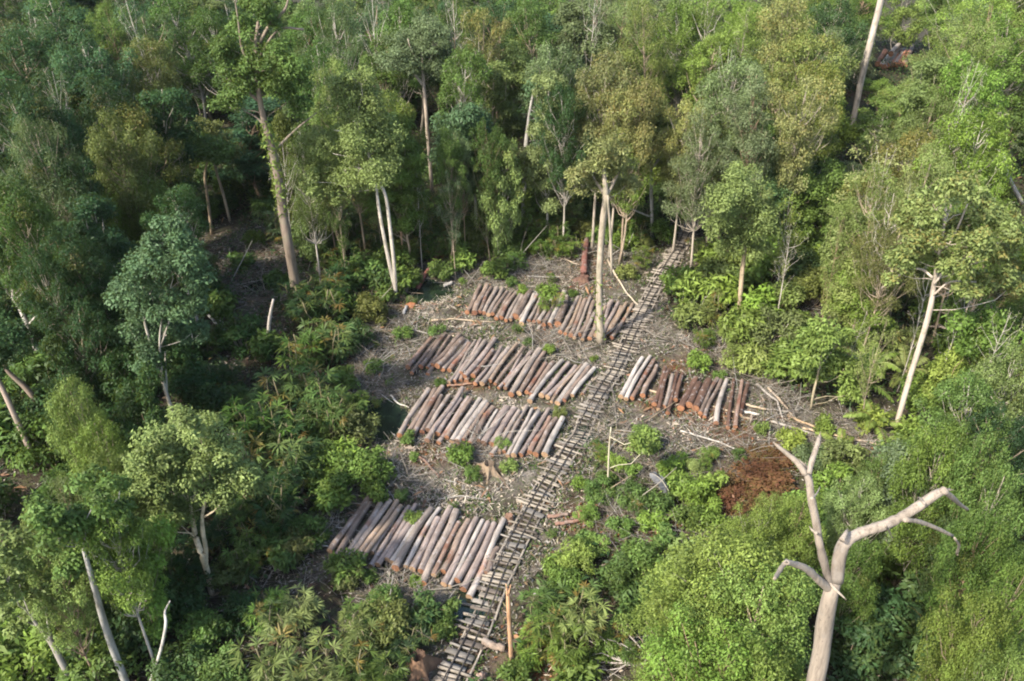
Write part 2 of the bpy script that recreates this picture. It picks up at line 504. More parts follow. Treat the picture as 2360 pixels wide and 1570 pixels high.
ROW3 = [(250,1158,530,745,60,'grey','o'),(315,1172,585,745,56,'brown','o'),(380,1157,660,715,54,'brown','t'),(465,1137,650,800,54,'dark','r'),(520,1122,720,800,52,'grey','d'),(510,1205,850,730,54,'purple','d'),(610,1157,830,835,56,'purple','o'),(622,1228,905,825,48,'purple','o'),(700,1185,930,845,54,'brown','o'),(745,1225,1015,830,54,'pale','t'),(800,1225,1070,850,60,'pale','d'),(855,1215,1090,870,50,'brown','r'),(920,1252,1140,900,58,'brown','o'),(1000,1228,1180,930,44,'white','o'),(1050,1252,1270,910,70,'purple','d'),(1128,1262,1345,925,64,'purple','o'),(1125,1355,1390,945,50,'grey','o'),(1195,1342,1400,1000,44,'tan','t'),(1240,1335,1460,900,48,'grey','o'),(1278,1382,1512,920,42,'pale','t'),(1335,1378,1575,940,64,'pale','t'),(1403,1372,1670,925,52,'purple','o'),(1490,1348,1680,1000,54,'red','o'),(1545,1368,1740,1020,58,'brown','o'),(1630,1368,1805,1020,66,'white','t')]
ROW4 = [(190,605,490,185,54,'brown','t'),(225,672,490,240,54,'dark','o'),(300,658,565,250,48,'grey','t'),(350,632,635,235,46,'grey','o'),(398,637,690,235,50,'tan','t'),(402,702,715,270,42,'tan','d'),(500,612,715,280,46,'grey','t'),(496,722,775,275,44,'purple','t'),(545,712,825,255,46,'purple','t'),(615,672,835,325,54,'purple','t'),(650,692,880,330,46,'white','t'),(675,732,940,285,60,'grey','o'),(752,722,1000,290,42,'white','t'),(800,737,990,365,54,'purple','t'),(862,752,1080,285,52,'purple','o'),(878,837,1125,310,58,'grey','o'),(958,782,1145,395,42,'red','t'),(1028,752,1215,375,50,'brown','o'),(1032,847,1275,355,54,'purple','t'),(1074,852,1320,370,40,'white','t'),(1128,807,1360,385,54,'purple','o'),(1172,852,1405,395,60,'purple','o'),(1218,897,1475,370,58,'pale','t')]
ROW5 = [(370,620,600,210,62,'white','t'),(428,640,685,190,54,'white','t'),(492,632,728,228,52,'red','o'),(605,602,755,285,60,'brown','o'),(727,702,845,300,56,'umber','o'),(772,752,885,320,44,'umber','t'),(832,717,920,385,56,'grey','o'),(872,782,975,350,46,'umber','o'),(955,640,1030,370,54,'umber','o'),(1012,722,1170,410,78,'umber','o'),(1097,692,1210,460,80,'umber','o'),(1167,737,1310,430,82,'umber','o'),(1218,792,1400,420,54,'dark','o'),(1262,832,1440,430,46,'dark','o'),(1387,892,1500,430,62,'pale','o'),(1512,942,1575,430,46,'umber','o'),(1592,932,1660,440,48,'red','o'),(1642,812,1725,470,48,'umber','t')]
ROWS = [(ROW1, z1, 'the rear row', 4.708, 'logs laid out in the rear row'), (ROW2, z2, 'the second row from rear', 4.127, 'logs laid out in the second row'), (ROW3, z2, 'the third row from rear', 4.127, 'logs laid out in the third row'), (ROW4, z3, 'the row nearest the camera', 3.2, 'logs laid out in the nearest row'), (ROW5, z4, 'the short row across the track', 4.612, 'logs laid out across the track')]
CUTN = {'o': 'orange', 't': 'tan', 'r': 'reddish', 'd': 'dull'}
seed = 100
for (row, zf, rname, sc, grp) in ROWS:
    row = sorted(row, key=lambda q: q[0] + q[2])
    for i, (fx, fy, bx, by, w, pig, cut) in enumerate(row):
        seed += 1
        pf, pb = zf(fx, fy), zf(bx, by)
        wpx = w / sc
        d = ray(*pf); r = .5 * wpx * (H / -d[2] * FPX / FPX) * 1.0
        # depth along the optical axis -> metres per pixel
        X = G0(*pf); depth = proj((X[0], X[1], 0))[2]
        r = .5 * wpx * depth / FPX * .98
        zc = r + .09 + .05 * ((i * 7) % 3) * .5
        zc += (1.1 * r if (i * 5) % 11 == 3 else 0)
        a = G(*pf, dz=zc); b = G(*pb, dz=zc)
        make_log(a, b, r, pig, cut, '%s log with %s end, %s from left in %s' % (PIGNAME[pig], CUTN[cut], ORD[i + 1], rname), grp, seed, 0, pig in ('red',) or (i % 5 == 2))

# short billets and skids lying about the rows
SHORT = [(z1(1135, 750), z1(1190, 650), 40, 4.708, 'pale', 't', 'short pale log end poking out in front of the rear row'),
         (z1(1195, 745), z1(1260, 610), 44, 4.708, 'brown', 'r', 'short brown log under the front of the rear row'),
         (z1(1268, 725), z1(1330, 600), 44, 4.708, 'brown', 'o', 'short orange-ended log under the whitish log of the rear row'),
         (z2(520, 597), z2(600, 480), 44, 4.127, 'brown', 'o', 'short brown log jutting below the left end of the second row'),
         (z2(830, 655), z2(930, 520), 46, 4.127, 'brown', 'o', 'orange-ended log tucked low in the second row'),
         (z2(885, 660), z2(1000, 510), 46, 4.127, 'tan', 'o', 'tan log tucked low in the middle of the second row'),
         (z2(1990, 785), z2(2065, 660), 40, 4.127, 'grey', 'd', 'short grey billet between the second row and the track'),
         (z3(1345, 760), z3(1430, 580), 50, 3.2, 'dark', 'd', 'short dark billet between the nearest row and the track'),
         (z2(1712, 1290), z2(1790, 1170), 40, 4.127, 'dark', 'd', 'short dark billet between the third row and the track')]
for (pf, pb, w, sc, pig, cut, lab) in SHORT:
    seed += 1
    X = G0(*pf); r = .5 * w / sc * proj((X[0], X[1], 0))[2] / FPX
    make_log(G(*pf, dz=r * .8), G(*pb, dz=r * .8), r, pig, cut, lab, 'short logs around the rows', seed)

# far pile among the trees, right edge of the forest
for i, (fx, fy, bx, by, pig, cut) in enumerate([(2030,155,2062,112,'white','o'),(2038,157,2066,114,'purple','o'),(2045,154,2072,114,'grey','o'),(2053,152,2078,113,'orange','o'),(2062,150,2084,112,'purple','o'),(2022,150,2040,118,'orange','o'),(2070,151,2090,116,'orange','o'),(2078,152,2096,118,'orange','r'),(2085,150,2103,105,'red','o'),(2048,146,2074,110,'pale','o')]):
    seed += 1
    lift = .9 if i == 9 else .0
    make_log(G(fx, fy, .35), G(bx, by, .35), .27, pig, cut, '%s log in the far pile among trees, %s from its left' % (PIGNAME[pig], ORD[1 + sorted([2030,2038,2045,2053,2062,2022,2070,2078,2085,2048]).index(fx)]), 'logs in the far pile', seed, lift)

# ------------------------------------------------------------------ rail track
def build_track():
    rng = np.random.default_rng(11)
    root = empty('rail_track', (*trk(0), 0), 'narrow wooden logging track with dark rails on uneven plank sleepers', 'rail track')
    base = np.array([*trk(0), 0.0])
    top = .2
    for side, nm in ((-1, 'rail'), (1, 'rail')):
        g = Geo()
        q = np.arange(0.1, TL - .1, .5)
        P = []
        for k in q:
            c = trk(k); d = trk_dir(k); nrm = np.array([d[1], -d[0]])
            c = c + nrm * (.19 * side + .012 * np.sin(k * 1.7 + side))
            P.append([c[0], c[1], float(gz(*c)) + top + .045 + .008 * np.sin(k * 3)])
        P = np.array(P)
        tube(g, P, .026, 6, (1, 1, 1))
        obj('rail', g.mesh('rail', RAILM, False, base), root, None, (.035, .03, .028))
    for side in (-1, 1):
        g = Geo()
        q0 = 0.1
        while q0 < TL - 1.5:
            ln = rng.uniform(2.2, 3.8)
            off = .36 * side + rng.normal(0, .07)
            P = []
            for k in np.linspace(q0, min(q0 + ln, TL - .1), 6):
                c = trk(k); d = trk_dir(k); c = c + np.array([d[1], -d[0]]) * (off + .03 * np.sin(k))
                P.append([c[0], c[1], float(gz(*c)) + .1])
            tube(g, P, .045, 7, (1, 1, 1), rng, .05)
            q0 += ln * .93
        obj('stringer', g.mesh('stringer', PLANK, True, base), root, None, (.23, .2, .165))
    q = .15
    i = 0
    rest = Geo()
    while q < TL - .1:
        c = trk(q); d = trk_dir(q)
        wide = rng.random() < .45
        a = rng.normal(0, .1)
        d2 = np.array([d[0] * math.cos(a) - d[1] * math.sin(a), d[0] * math.sin(a) + d[1] * math.cos(a)])
        nrm = np.array([d2[1], -d2[0], rng.normal(0, .02)])
        L = rng.uniform(.38, .54) if wide else rng.uniform(.4, .76)
        cc = c + nrm[:2] * rng.normal(0, .1)
        pos = np.array([cc[0], cc[1], float(gz(*cc)) + top - .03 - (.05 if rng.random() < .15 else 0)])
        g = Geo() if i < 100 else rest
        if wide:
            hw = rng.uniform(.05, .12)
            box(g, pos - (base if i < 100 else 0), (nrm, np.array([*d2, 0]), np.array([0, 0, 1.])), (L, hw, .016), np.array([1, 1, 1]) * rng.uniform(.6, 1.15), rng, .09)
            step = hw * 2 + rng.uniform(.03, .13)
        else:
            rr = rng.uniform(.034, .058)
            t = np.linspace(-L, L, 5)[:, None]
            tube(g, pos - (base if i < 100 else 0) + t * nrm + np.stack([np.zeros(5), np.zeros(5), .015 * np.sin(np.linspace(0, 6, 5) + i)], 1), rr * np.linspace(1.1, .9, 5), 8, np.array([1, 1, 1]) * rng.uniform(.7, 1.15), rng, .08)
            step = rr * 2 + rng.uniform(.05, .2)
        if i < 100:
            b = rng.random()
            col = (.23, .2, .16) if b < .4 else ((.18, .165, .145) if b < .75 else (.115, .095, .078))
            obj('sleeper', g.mesh('sleeper', PLANK, not wide), root, None, col)
        q += step
        i += 1
    if i > 100:
        o = obj('far_sleepers', rest.mesh('far_sleepers', PLANK, False, base), root, None, (.23, .2, .165))
        o['kind'] = 'stuff'
    print('sleepers', i)
build_track()

# ------------------------------------------------------------------ plants: generators
def rand_unit(rng, n):
    return unit(rng.standard_normal((n, 3)))

def clump_leaves(g, rng, c, rc, n, L, W, tint, flat=.75, up=.55, droop=.3, rust=0.0, yel=0.0):
    u = rand_unit(rng, n)
    low = (u[:, 2] < -.25) & (rng.random(n) < .55)
    u = u[~low]; n = len(u)
    rr = rc * (.45 + .55 * rng.random(n) ** .5)
    # lobed outline instead of a ball
    ph = rng.uniform(0, 6.28, 3)
    rr = rr * (1 + .28 * np.sin(3 * np.arctan2(u[:, 1], u[:, 0]) + ph[0]) * np.cos(2.3 * u[:, 2] + ph[1]) + .12 * rng.standard_normal(n))
    P = np.asarray(c) + u * rr[:, None] * np.array([1, 1, flat])
    Nn = unit(u * .75 + np.array([0, 0, up]) +   .5 * rng.standard_normal((n, 3)))
    D = unit(np.cross(Nn, rng.standard_normal((n, 3))) + .6 * u - np.array([0, 0, droop]))
    sz = rng.uniform(.7, 1.3, n)
    br = tint * rng.uniform(.72, 1.3, n)
    C = np.stack([br, np.clip(rust * (rng.random(n) < .5) * (u[:, 2] > -.1) * rng.uniform(.3, 1, n) + rust * .1, 0, .9), np.clip(yel * rng.random(n), 0, 1)], 1)
    leaves(g, P, Nn, D, L * sz, W * sz, C)

def limb_path(rng, a, b, sag=.12, k=5):
    t = np.linspace(0, 1, k)[:, None]
    m = a + (b - a) * t
    ln = np.linalg.norm(b - a)
    m = m + np.sin(np.pi * t) * (rng.standard_normal(3) * .07 + np.array([0, 0, -sag])) * ln
    m[1:-1] += rng.standard_normal((k - 2, 3)) * ln * .03
    return m

PROF = {'dense': lambda t: np.sin(np.pi * (.1 + .82 * t)) ** .6,
        'umbrella': lambda t: .35 + .75 * t ** .7 * (1.12 - t) ** .25,
        'cone': lambda t: (1.02 - t) ** .65 * (.45 + .75 * t ** .3),
        'narrow': lambda t: np.sin(np.pi * (.07 + .86 * t)) ** .5,
        'round': lambda t: np.sqrt(np.clip(1 - (2 * t - 1) ** 2, .02, 1))}

def gen_tree(name, seed, h, cb, R, prof, nC, nL, leaf, rc=(.24, .4), rust=0, yel=0, r0=.16, stems=1, droop=.3, flat=.75, twigs=0):
    rng = np.random.default_rng(seed)
    gt, gc = Geo(), Geo()
    top = np.array([rng.normal(0, .03) * h, rng.normal(0, .03) * h, h * .97])
    k = 9
    t = np.linspace(0, 1, k)[:, None]
    trunk = t * top + np.sin(np.pi * t * 1.3) * rng.normal(0, .03, 3) * h * np.array([1, 1, 0])
    tube(gt, trunk, r0 * (1 - .85 * t[:, 0]) * np.where(t[:, 0] < .05, 1.35, 1), 8, (1, 1, 1), rng, .06)
    for s_ in range(1, stems):
        th = rng.uniform(0, 6.28)
        e = np.array([math.cos(th) * R * .6, math.sin(th) * R * .6, h * .8])
        tube(gt, limb_path(rng, np.array([math.cos(th) * .12, math.sin(th) * .12, 0]), e, .1, 7), np.linspace(r0 * .7, r0 * .15, 7), 7)
    cen = []
    pf = PROF[prof]
    for i in range(nC):
        best, bd = None, -1
        for _ in range(6):
            tt = rng.random(); th = rng.uniform(0, 6.28)
            rr = R * pf(tt) * math.sqrt(rng.uniform(.12, 1)) * (1 + .3 * math.sin(2 * th + seed + 3 * tt) + .24 * math.sin(3 * th + 7 * tt + seed))
            z = h * (cb + (1 - cb) * tt * .97)
            ax = np.array([np.interp(z, trunk[:, 2], trunk[:, 0]), np.interp(z, trunk[:, 2], trunk[:, 1])])
            c = np.array([ax[0] + math.cos(th) * rr, ax[1] + math.sin(th) * rr, z])
            dmin = min((np.linalg.norm((c - o) * np.array([1, 1, .8])) for o in cen), default=9)
            if dmin > bd:
                best, bd = c, dmin
        cen.append(best)
    for i, c in enumerate(cen):
        z0 = max(h * cb * .75, c[2] - rng.uniform(.12, .28) * h * (1 - cb) - np.linalg.norm(c[:2]) * .5)
        a = np.array([np.interp(z0, trunk[:, 2], trunk[:, j]) for j in range(3)])
        ln = np.linalg.norm(c - a)
        tube(gt, limb_path(rng, a, c), np.linspace(r0 * .3 * min(1, ln / R + .25), r0 * .06, 5), 5, (1.08, 1.08, 1.08), cap=False)
        rcl = R * rng.uniform(*rc)
        hi = (c[2] - h * cb) / (h * (1 - cb))
        ru = rust * max(0, rng.normal(.55 + .5 * hi, .3)) if rust else (0.25 if rng.random() < .02 else 0)
        ye = yel * max(0, rng.normal(.4 + .6 * hi, .3))
        clump_leaves(gc, rng, c, rcl, int(nL * (rcl / (R * .32)) ** 2), leaf[0], leaf[1], rng.uniform(.72, 1.28), flat, .55, droop, ru, ye)
        for _ in range(twigs):
            e = c + rand_unit(rng, 1)[0] * rcl * 1.05
            tube(gt, limb_path(rng, c, e, .0, 4), np.linspace(r0 * .08, .008, 4), 4, (1.15, 1.15, 1.15), cap=False)
    return (gt.mesh(name + '_trunk', TRUNKBARK, True), gc.mesh(name + '_crown', LEAF), h, R)

def gen_shrub(name, seed, h, R, nC, nL, leaf, yel=0, rust=0):
    rng = np.random.default_rng(seed)
    gt, gc = Geo(), Geo()
    for i in range(nC):
        th = rng.uniform(0, 6.28); rr = R * math.sqrt(rng.random()) * .8
        z = h * rng.uniform(.3, .95) * (1 - .35 * (rr / R) ** 2)
        c = np.array([math.cos(th) * rr, math.sin(th) * rr, z])
        b = np.array([c[0] * .2, c[1] * .2, 0])
        tube(gt, limb_path(rng, b, c, .05), np.linspace(.03, .008, 5), 5, (1, 1, 1), cap=False)
        rcl = R * rng.uniform(.24, .42)
        clump_leaves(gc, rng, c, rcl, nL, leaf[0], leaf[1], rng.uniform(.7, 1.3), .8, .6, .3, rust * rng.random(), yel * rng.random())
    return (gt.mesh(name + '_stem', TRUNKBARK, True), gc.mesh(name + '_foliage', LEAF), h, R)

def fan(g, rng, base, direction, L, n, tint, yel):
    """one palmate leaf: leaflets radiating in a slightly cupped fan"""
    d = unit(np.asarray(direction, float))
    side = unit(np.cross(d, [0, 0, 1.]) + 1e-6)
    nrm = np.cross(side, d)
    th = np.linspace(-1.55, 1.55, n) + rng.normal(0, .06, n)
    D = np.cos(th)[:, None] * d + np.sin(th)[:, None] * side - np.array([0, 0, .28]) + .06 * rng.standard_normal((n, 3))
    Nn = unit(np.tile(nrm, (n, 1)) + .3 * rng.standard_normal((n, 3)))
    C = np.stack([tint * rng.uniform(.85, 1.2, n), np.zeros(n) + (.5 if rng.random() < .04 else 0), np.clip(yel * rng.uniform(.4, 1, n), 0, 1)], 1)
    leaves(g, np.tile(base, (n, 1)), Nn, D, L * rng.uniform(.8, 1.1, n), L * .15, C, .2)

def gen_fanpalm(name, seed, h, R, stems, per):
    rng = np.random.default_rng(seed)
    gt, gc = Geo(), Geo()
    for s_ in range(stems):
        th = rng.uniform(0, 6.28); rr = R * .55 * math.sqrt(rng.random())
        b = np.array([math.cos(th) * rr * .4, math.sin(th) * rr * .4, 0])
        hh = h * rng.uniform(.35, .9)
        t_ = np.array([math.cos(th) * rr, math.sin(th) * rr, hh])
        tube(gt, limb_path(rng, b, t_, .03, 5), np.linspace(.035, .022, 5), 6)
        for i in range(per):
            a = rng.uniform(0, 6.28); el = rng.uniform(-.35, .95)
            d = np.array([math.cos(a) * math.cos(el), math.sin(a) * math.cos(el), math.sin(el)])
            pl = rng.uniform(.3, .65)
            st = t_ - np.array([0, 0, rng.uniform(0, hh * .55)])
            e = st + d * pl
            tube(gt, limb_path(rng, st, e, -.05, 4), np.linspace(.012, .007, 4), 4, (.8, 1.1, .5), cap=False)
            fan(gc, rng, e, d * np.array([1, 1, .5]), rng.uniform(.34, .52), rng.integers(9, 13), rng.uniform(.6, 1.25), max(0, rng.normal(-.05, .25)))
    return (gt.mesh(name + '_stem', TRUNKBARK, True), gc.mesh(name + '_foliage', LEAF), h, R)

def frond_leaflets(gt, gc, rng, path, wl, tint, yel, n=26):
    tube(gt, path, np.linspace(.03, .006, len(path)), 5, (.7, .9, .4), cap=False)
    q = np.linspace(.12, 1, n)
    tt = np.linspace(0, 1, len(path))
    P = np.stack([np.interp(q, tt, path[:, j]) for j in range(3)], 1)
    T = unit(np.gradient(P, axis=0))
    S = unit(np.cross(T, [0, 0, 1.])); U = np.cross(S, T)
    for sd in (-1, 1):
        ln = wl * np.sin(np.pi * (.12 + .8 * q)) ** .7
        D = S * sd + T * .55 - np.array([0, 0, .25]) + .08 * rng.standard_normal((n, 3))
        Nn = unit(U + S * sd * .3 + .15 * rng.standard_normal((n, 3)))
        C = np.stack([tint * rng.uniform(.85, 1.2, n), np.zeros(n), np.clip(yel * rng.uniform(.3, 1, n), 0, 1)], 1)
        leaves(gc, P, Nn, D, ln, .1, C, .2)

def gen_frondpalm(name, seed, L, n):
    rng = np.random.default_rng(seed)
    gt, gc = Geo(), Geo()
    tube(gt, [[0, 0, 0], [.02, .02, .4], [0, .03, .9]], [.12, .1, .07], 8)
    for i in range(n):
        a = 6.28 * i / n + rng.normal(0, .2)
        el = rng.uniform(.5, 1.25)
        ln = L * rng.uniform(.75, 1.1)
        q = np.linspace(0, 1, 9)[:, None]
        d = np.array([math.cos(a), math.sin(a), 0])
        path = np.array([0, 0, .7]) + d * q * ln * math.cos(el) * 1.3 + np.array([0, 0, 1.]) * (q * ln * math.sin(el) - q ** 2.2 * ln * .55)
        frond_leaflets(gt, gc, rng, path, .45, rng.uniform(.8, 1.2), max(0, rng.normal(.2, .2)), 30)
    return (gt.mesh(name + '_stem', TRUNKBARK, True), gc.mesh(name + '_foliage', LEAF), L * .9, L)

LF = (.21, .1)
VAR = {}
VAR['dense'] = [gen_tree('dense', 20 + i, 12, .4 + .05 * (i % 3), 2.7, ('dense', 'round')[i % 2], 62, 560, (.18, .085), (.14, .32), r0=.15, twigs=1) for i in range(4)]
VAR['feather'] = [gen_tree('feather', 30 + i, 12, .38, 2.6, ('dense', 'round', 'cone')[i], 56, 680, (.15, .05), (.18, .32), yel=.18, r0=.13, droop=.7, twigs=1) for i in range(3)]
VAR['open'] = [gen_tree('open', 40 + i, 12, .5, 2.8, 'umbrella', 30, 420, (.18, .08), (.2, .32), r0=.17, twigs=2, flat=.6) for i in range(3)]
VAR['rust'] = [gen_tree('rust', 50 + i, 12, .44, 2.8, ('round', 'dense', 'umbrella')[i], 46, 580, (.18, .085), (.2, .36), rust=.34, yel=.3, r0=.16, twigs=1) for i in range(3)]
VAR['narrow'] = [gen_tree('narrow', 60 + i, 12, .28, 1.5, 'narrow', 36, 420, (.18, .08), (.28, .5), r0=.11) for i in range(3)]
VAR['round'] = [gen_tree('round', 70 + i, 8, .22, 2.8, 'round', 70, 760, (.145, .068), (.17, .32), yel=.35, r0=.14, stems=2) for i in range(3)]
VAR['low'] = [gen_tree('low', 80 + i, 6.5, .22, 1.7, ('dense', 'narrow', 'umbrella', 'cone')[i], 26, 330, (.2, .09), (.26, .46), yel=.15, r0=.07, stems=1 + i % 2) for i in range(4)]
VAR['sparse'] = [gen_tree('sparse', 90 + i, 9, .35, 1.9, 'narrow', 22, 130, (.19, .08), (.25, .4), r0=.09, twigs=3) for i in range(3)]
VAR['bare'] = [gen_tree('bare', 100 + i, 13, .5, 2.4, 'umbrella', 18, 60, (.16, .07), (.2, .3), r0=.1, twigs=3) for i in range(2)]
VAR['shrub'] = [gen_shrub('shrub', 110 + i, 2.2, 1.3, 20, 170, (.2, .085), yel=.4) for i in range(4)]
VAR['broad'] = [gen_shrub('broad', 120 + i, 2.0, 1.2, 18, 75, (.36, .13), yel=.5, rust=.05) for i in range(3)]
VAR['fan'] = [gen_fanpalm('fan', 130 + i, (2.6, 3.2, 2.2, 2.8)[i], 1.4, (8, 11, 7, 9)[i], 8) for i in range(4)]
VAR['frond'] = [gen_frondpalm('frond', 140 + i, 2.6, 9) for i in range(2)]

TONE = {'dark': (.033, .068, .025), 'mid': (.066, .112, .028), 'light': (.13, .17, .055), 'yel': (.118, .168, .04), 'bright': (.105, .17, .034), 'grey': (.1, .135, .066), 'olive': (.1, .112, .036), 'rust': (.14, .155, .06), 'blue': (.055, .098, .045), 'dead': (.2, .105, .045)}
TONE = {k: tuple(min(.3, c * 1.4) for c in v) for k, v in TONE.items()}
TONEN = {'dark': 'dark green', 'mid': 'mid green', 'light': 'pale green', 'yel': 'yellow-green', 'bright': 'bright green', 'grey': 'grey-green', 'olive': 'olive', 'rust': 'rust-tinted', 'blue': 'bluish green', 'dead': 'rust brown'}
KINDN = {'bare': ('bare_tree', 'nearly leafless pale-limbed %s tree', 'tree'), 'dense': ('forest_tree', 'dense %s leafy tree', 'tree'), 'feather': ('forest_tree', 'feathery fine-leaved %s tree', 'tree'), 'open': ('forest_tree', 'open-crowned %s tree with bare limbs', 'tree'), 'rust': ('forest_tree', '%s tree with rusty new leaves', 'tree'), 'narrow': ('forest_tree', 'slim columnar %s tree', 'tree'), 'round': ('bushy_tree', 'bushy round %s tree', 'tree'), 'low': ('understorey_tree', 'small %s understorey tree', 'tree'), 'sparse': ('slender_tree', 'thin sparse %s tree', 'tree'), 'shrub': ('shrub', '%s small-leaved shrub', 'shrub'), 'broad': ('broadleaf_shrub', '%s broad-leaved shrub', 'shrub'), 'fan': ('fan_palm', '%s clump of fan palm leaves', 'palm'), 'frond': ('feather_palm', '%s palm with arching fronds', 'palm')}
GROUPN = {'bare_tree': 'nearly leafless trees among the canopy', 'forest_tree': 'canopy trees of the forest', 'bushy_tree': 'bushy trees round the clearing', 'understorey_tree': 'small trees under the canopy', 'slender_tree': 'slender trees at the clearing edge', 'shrub': 'shrubs round the clearing', 'broadleaf_shrub': 'broad-leaved shrubs round the clearing', 'fan_palm': 'fan palms round the clearing', 'feather_palm': 'palms with feather fronds'}
BARKC = [(.36, .31, .25), (.26, .2, .14), (.4, .36, .31), (.22, .15, .1), (.33, .26, .19)]
PLACED = []   # (x, y, h, R)
PENDING = []  # (root, look, px, py)

def plant(kind, tone, base, h=None, R=None, rng=RNG, py_hint=None):
    v = VAR[kind][rng.integers(len(VAR[kind]))]
    nm, look, cat = KINDN[kind]
    root = empty(nm, (base[0], base[1], float(gz(base[0], base[1])) - .05))
    hh = h or v[2] * rng.uniform(.85, 1.15)
    RR = R or v[3] * hh / v[2]
    root.scale = (RR / v[3], RR / v[3], hh / v[2])
    root.rotation_euler = (rng.normal(0, .025), rng.normal(0, .025), rng.uniform(0, 6.28))
    tree = kind not in ('shrub', 'broad', 'fan', 'frond')
    c = np.array(TONE[tone]) * rng.uniform(.74, 1.22)
    c = c * np.array([rng.uniform(.92, 1.08), 1, rng.uniform(.85, 1.15)])
    if kind == 'fan':
        c = c * .78
    if base[0] > 6 and base[1] > 26:      # trees east of the track tinted yellower and slightly brighter
        c = c * np.array([1.08, 1.04, .95])
    elif base[0] < -9 and base[1] > 20:   # west side trees tinted darker, their shaded look put into the colour
        c = c * np.array([.66, .76, .68])
    obj('trunk' if tree else 'stem', v[0], root, None, (.42, .38, .33) if kind == 'bare' else (.13, .11, .06) if kind == 'fan' else BARKC[rng.integers(len(BARKC))])
    obj('crown' if tree else 'foliage', v[1], root, None, c)
    q = proj((base[0], base[1], hh * .8))
    tag(root, None, cat, GROUPN[nm])
    PENDING.append((root, look % TONEN[tone], q[0], q[1]))
    PLACED.append((base[0], base[1], hh, RR))
    return root

def from_top(px, py, h):
    return G0(px, py, h)

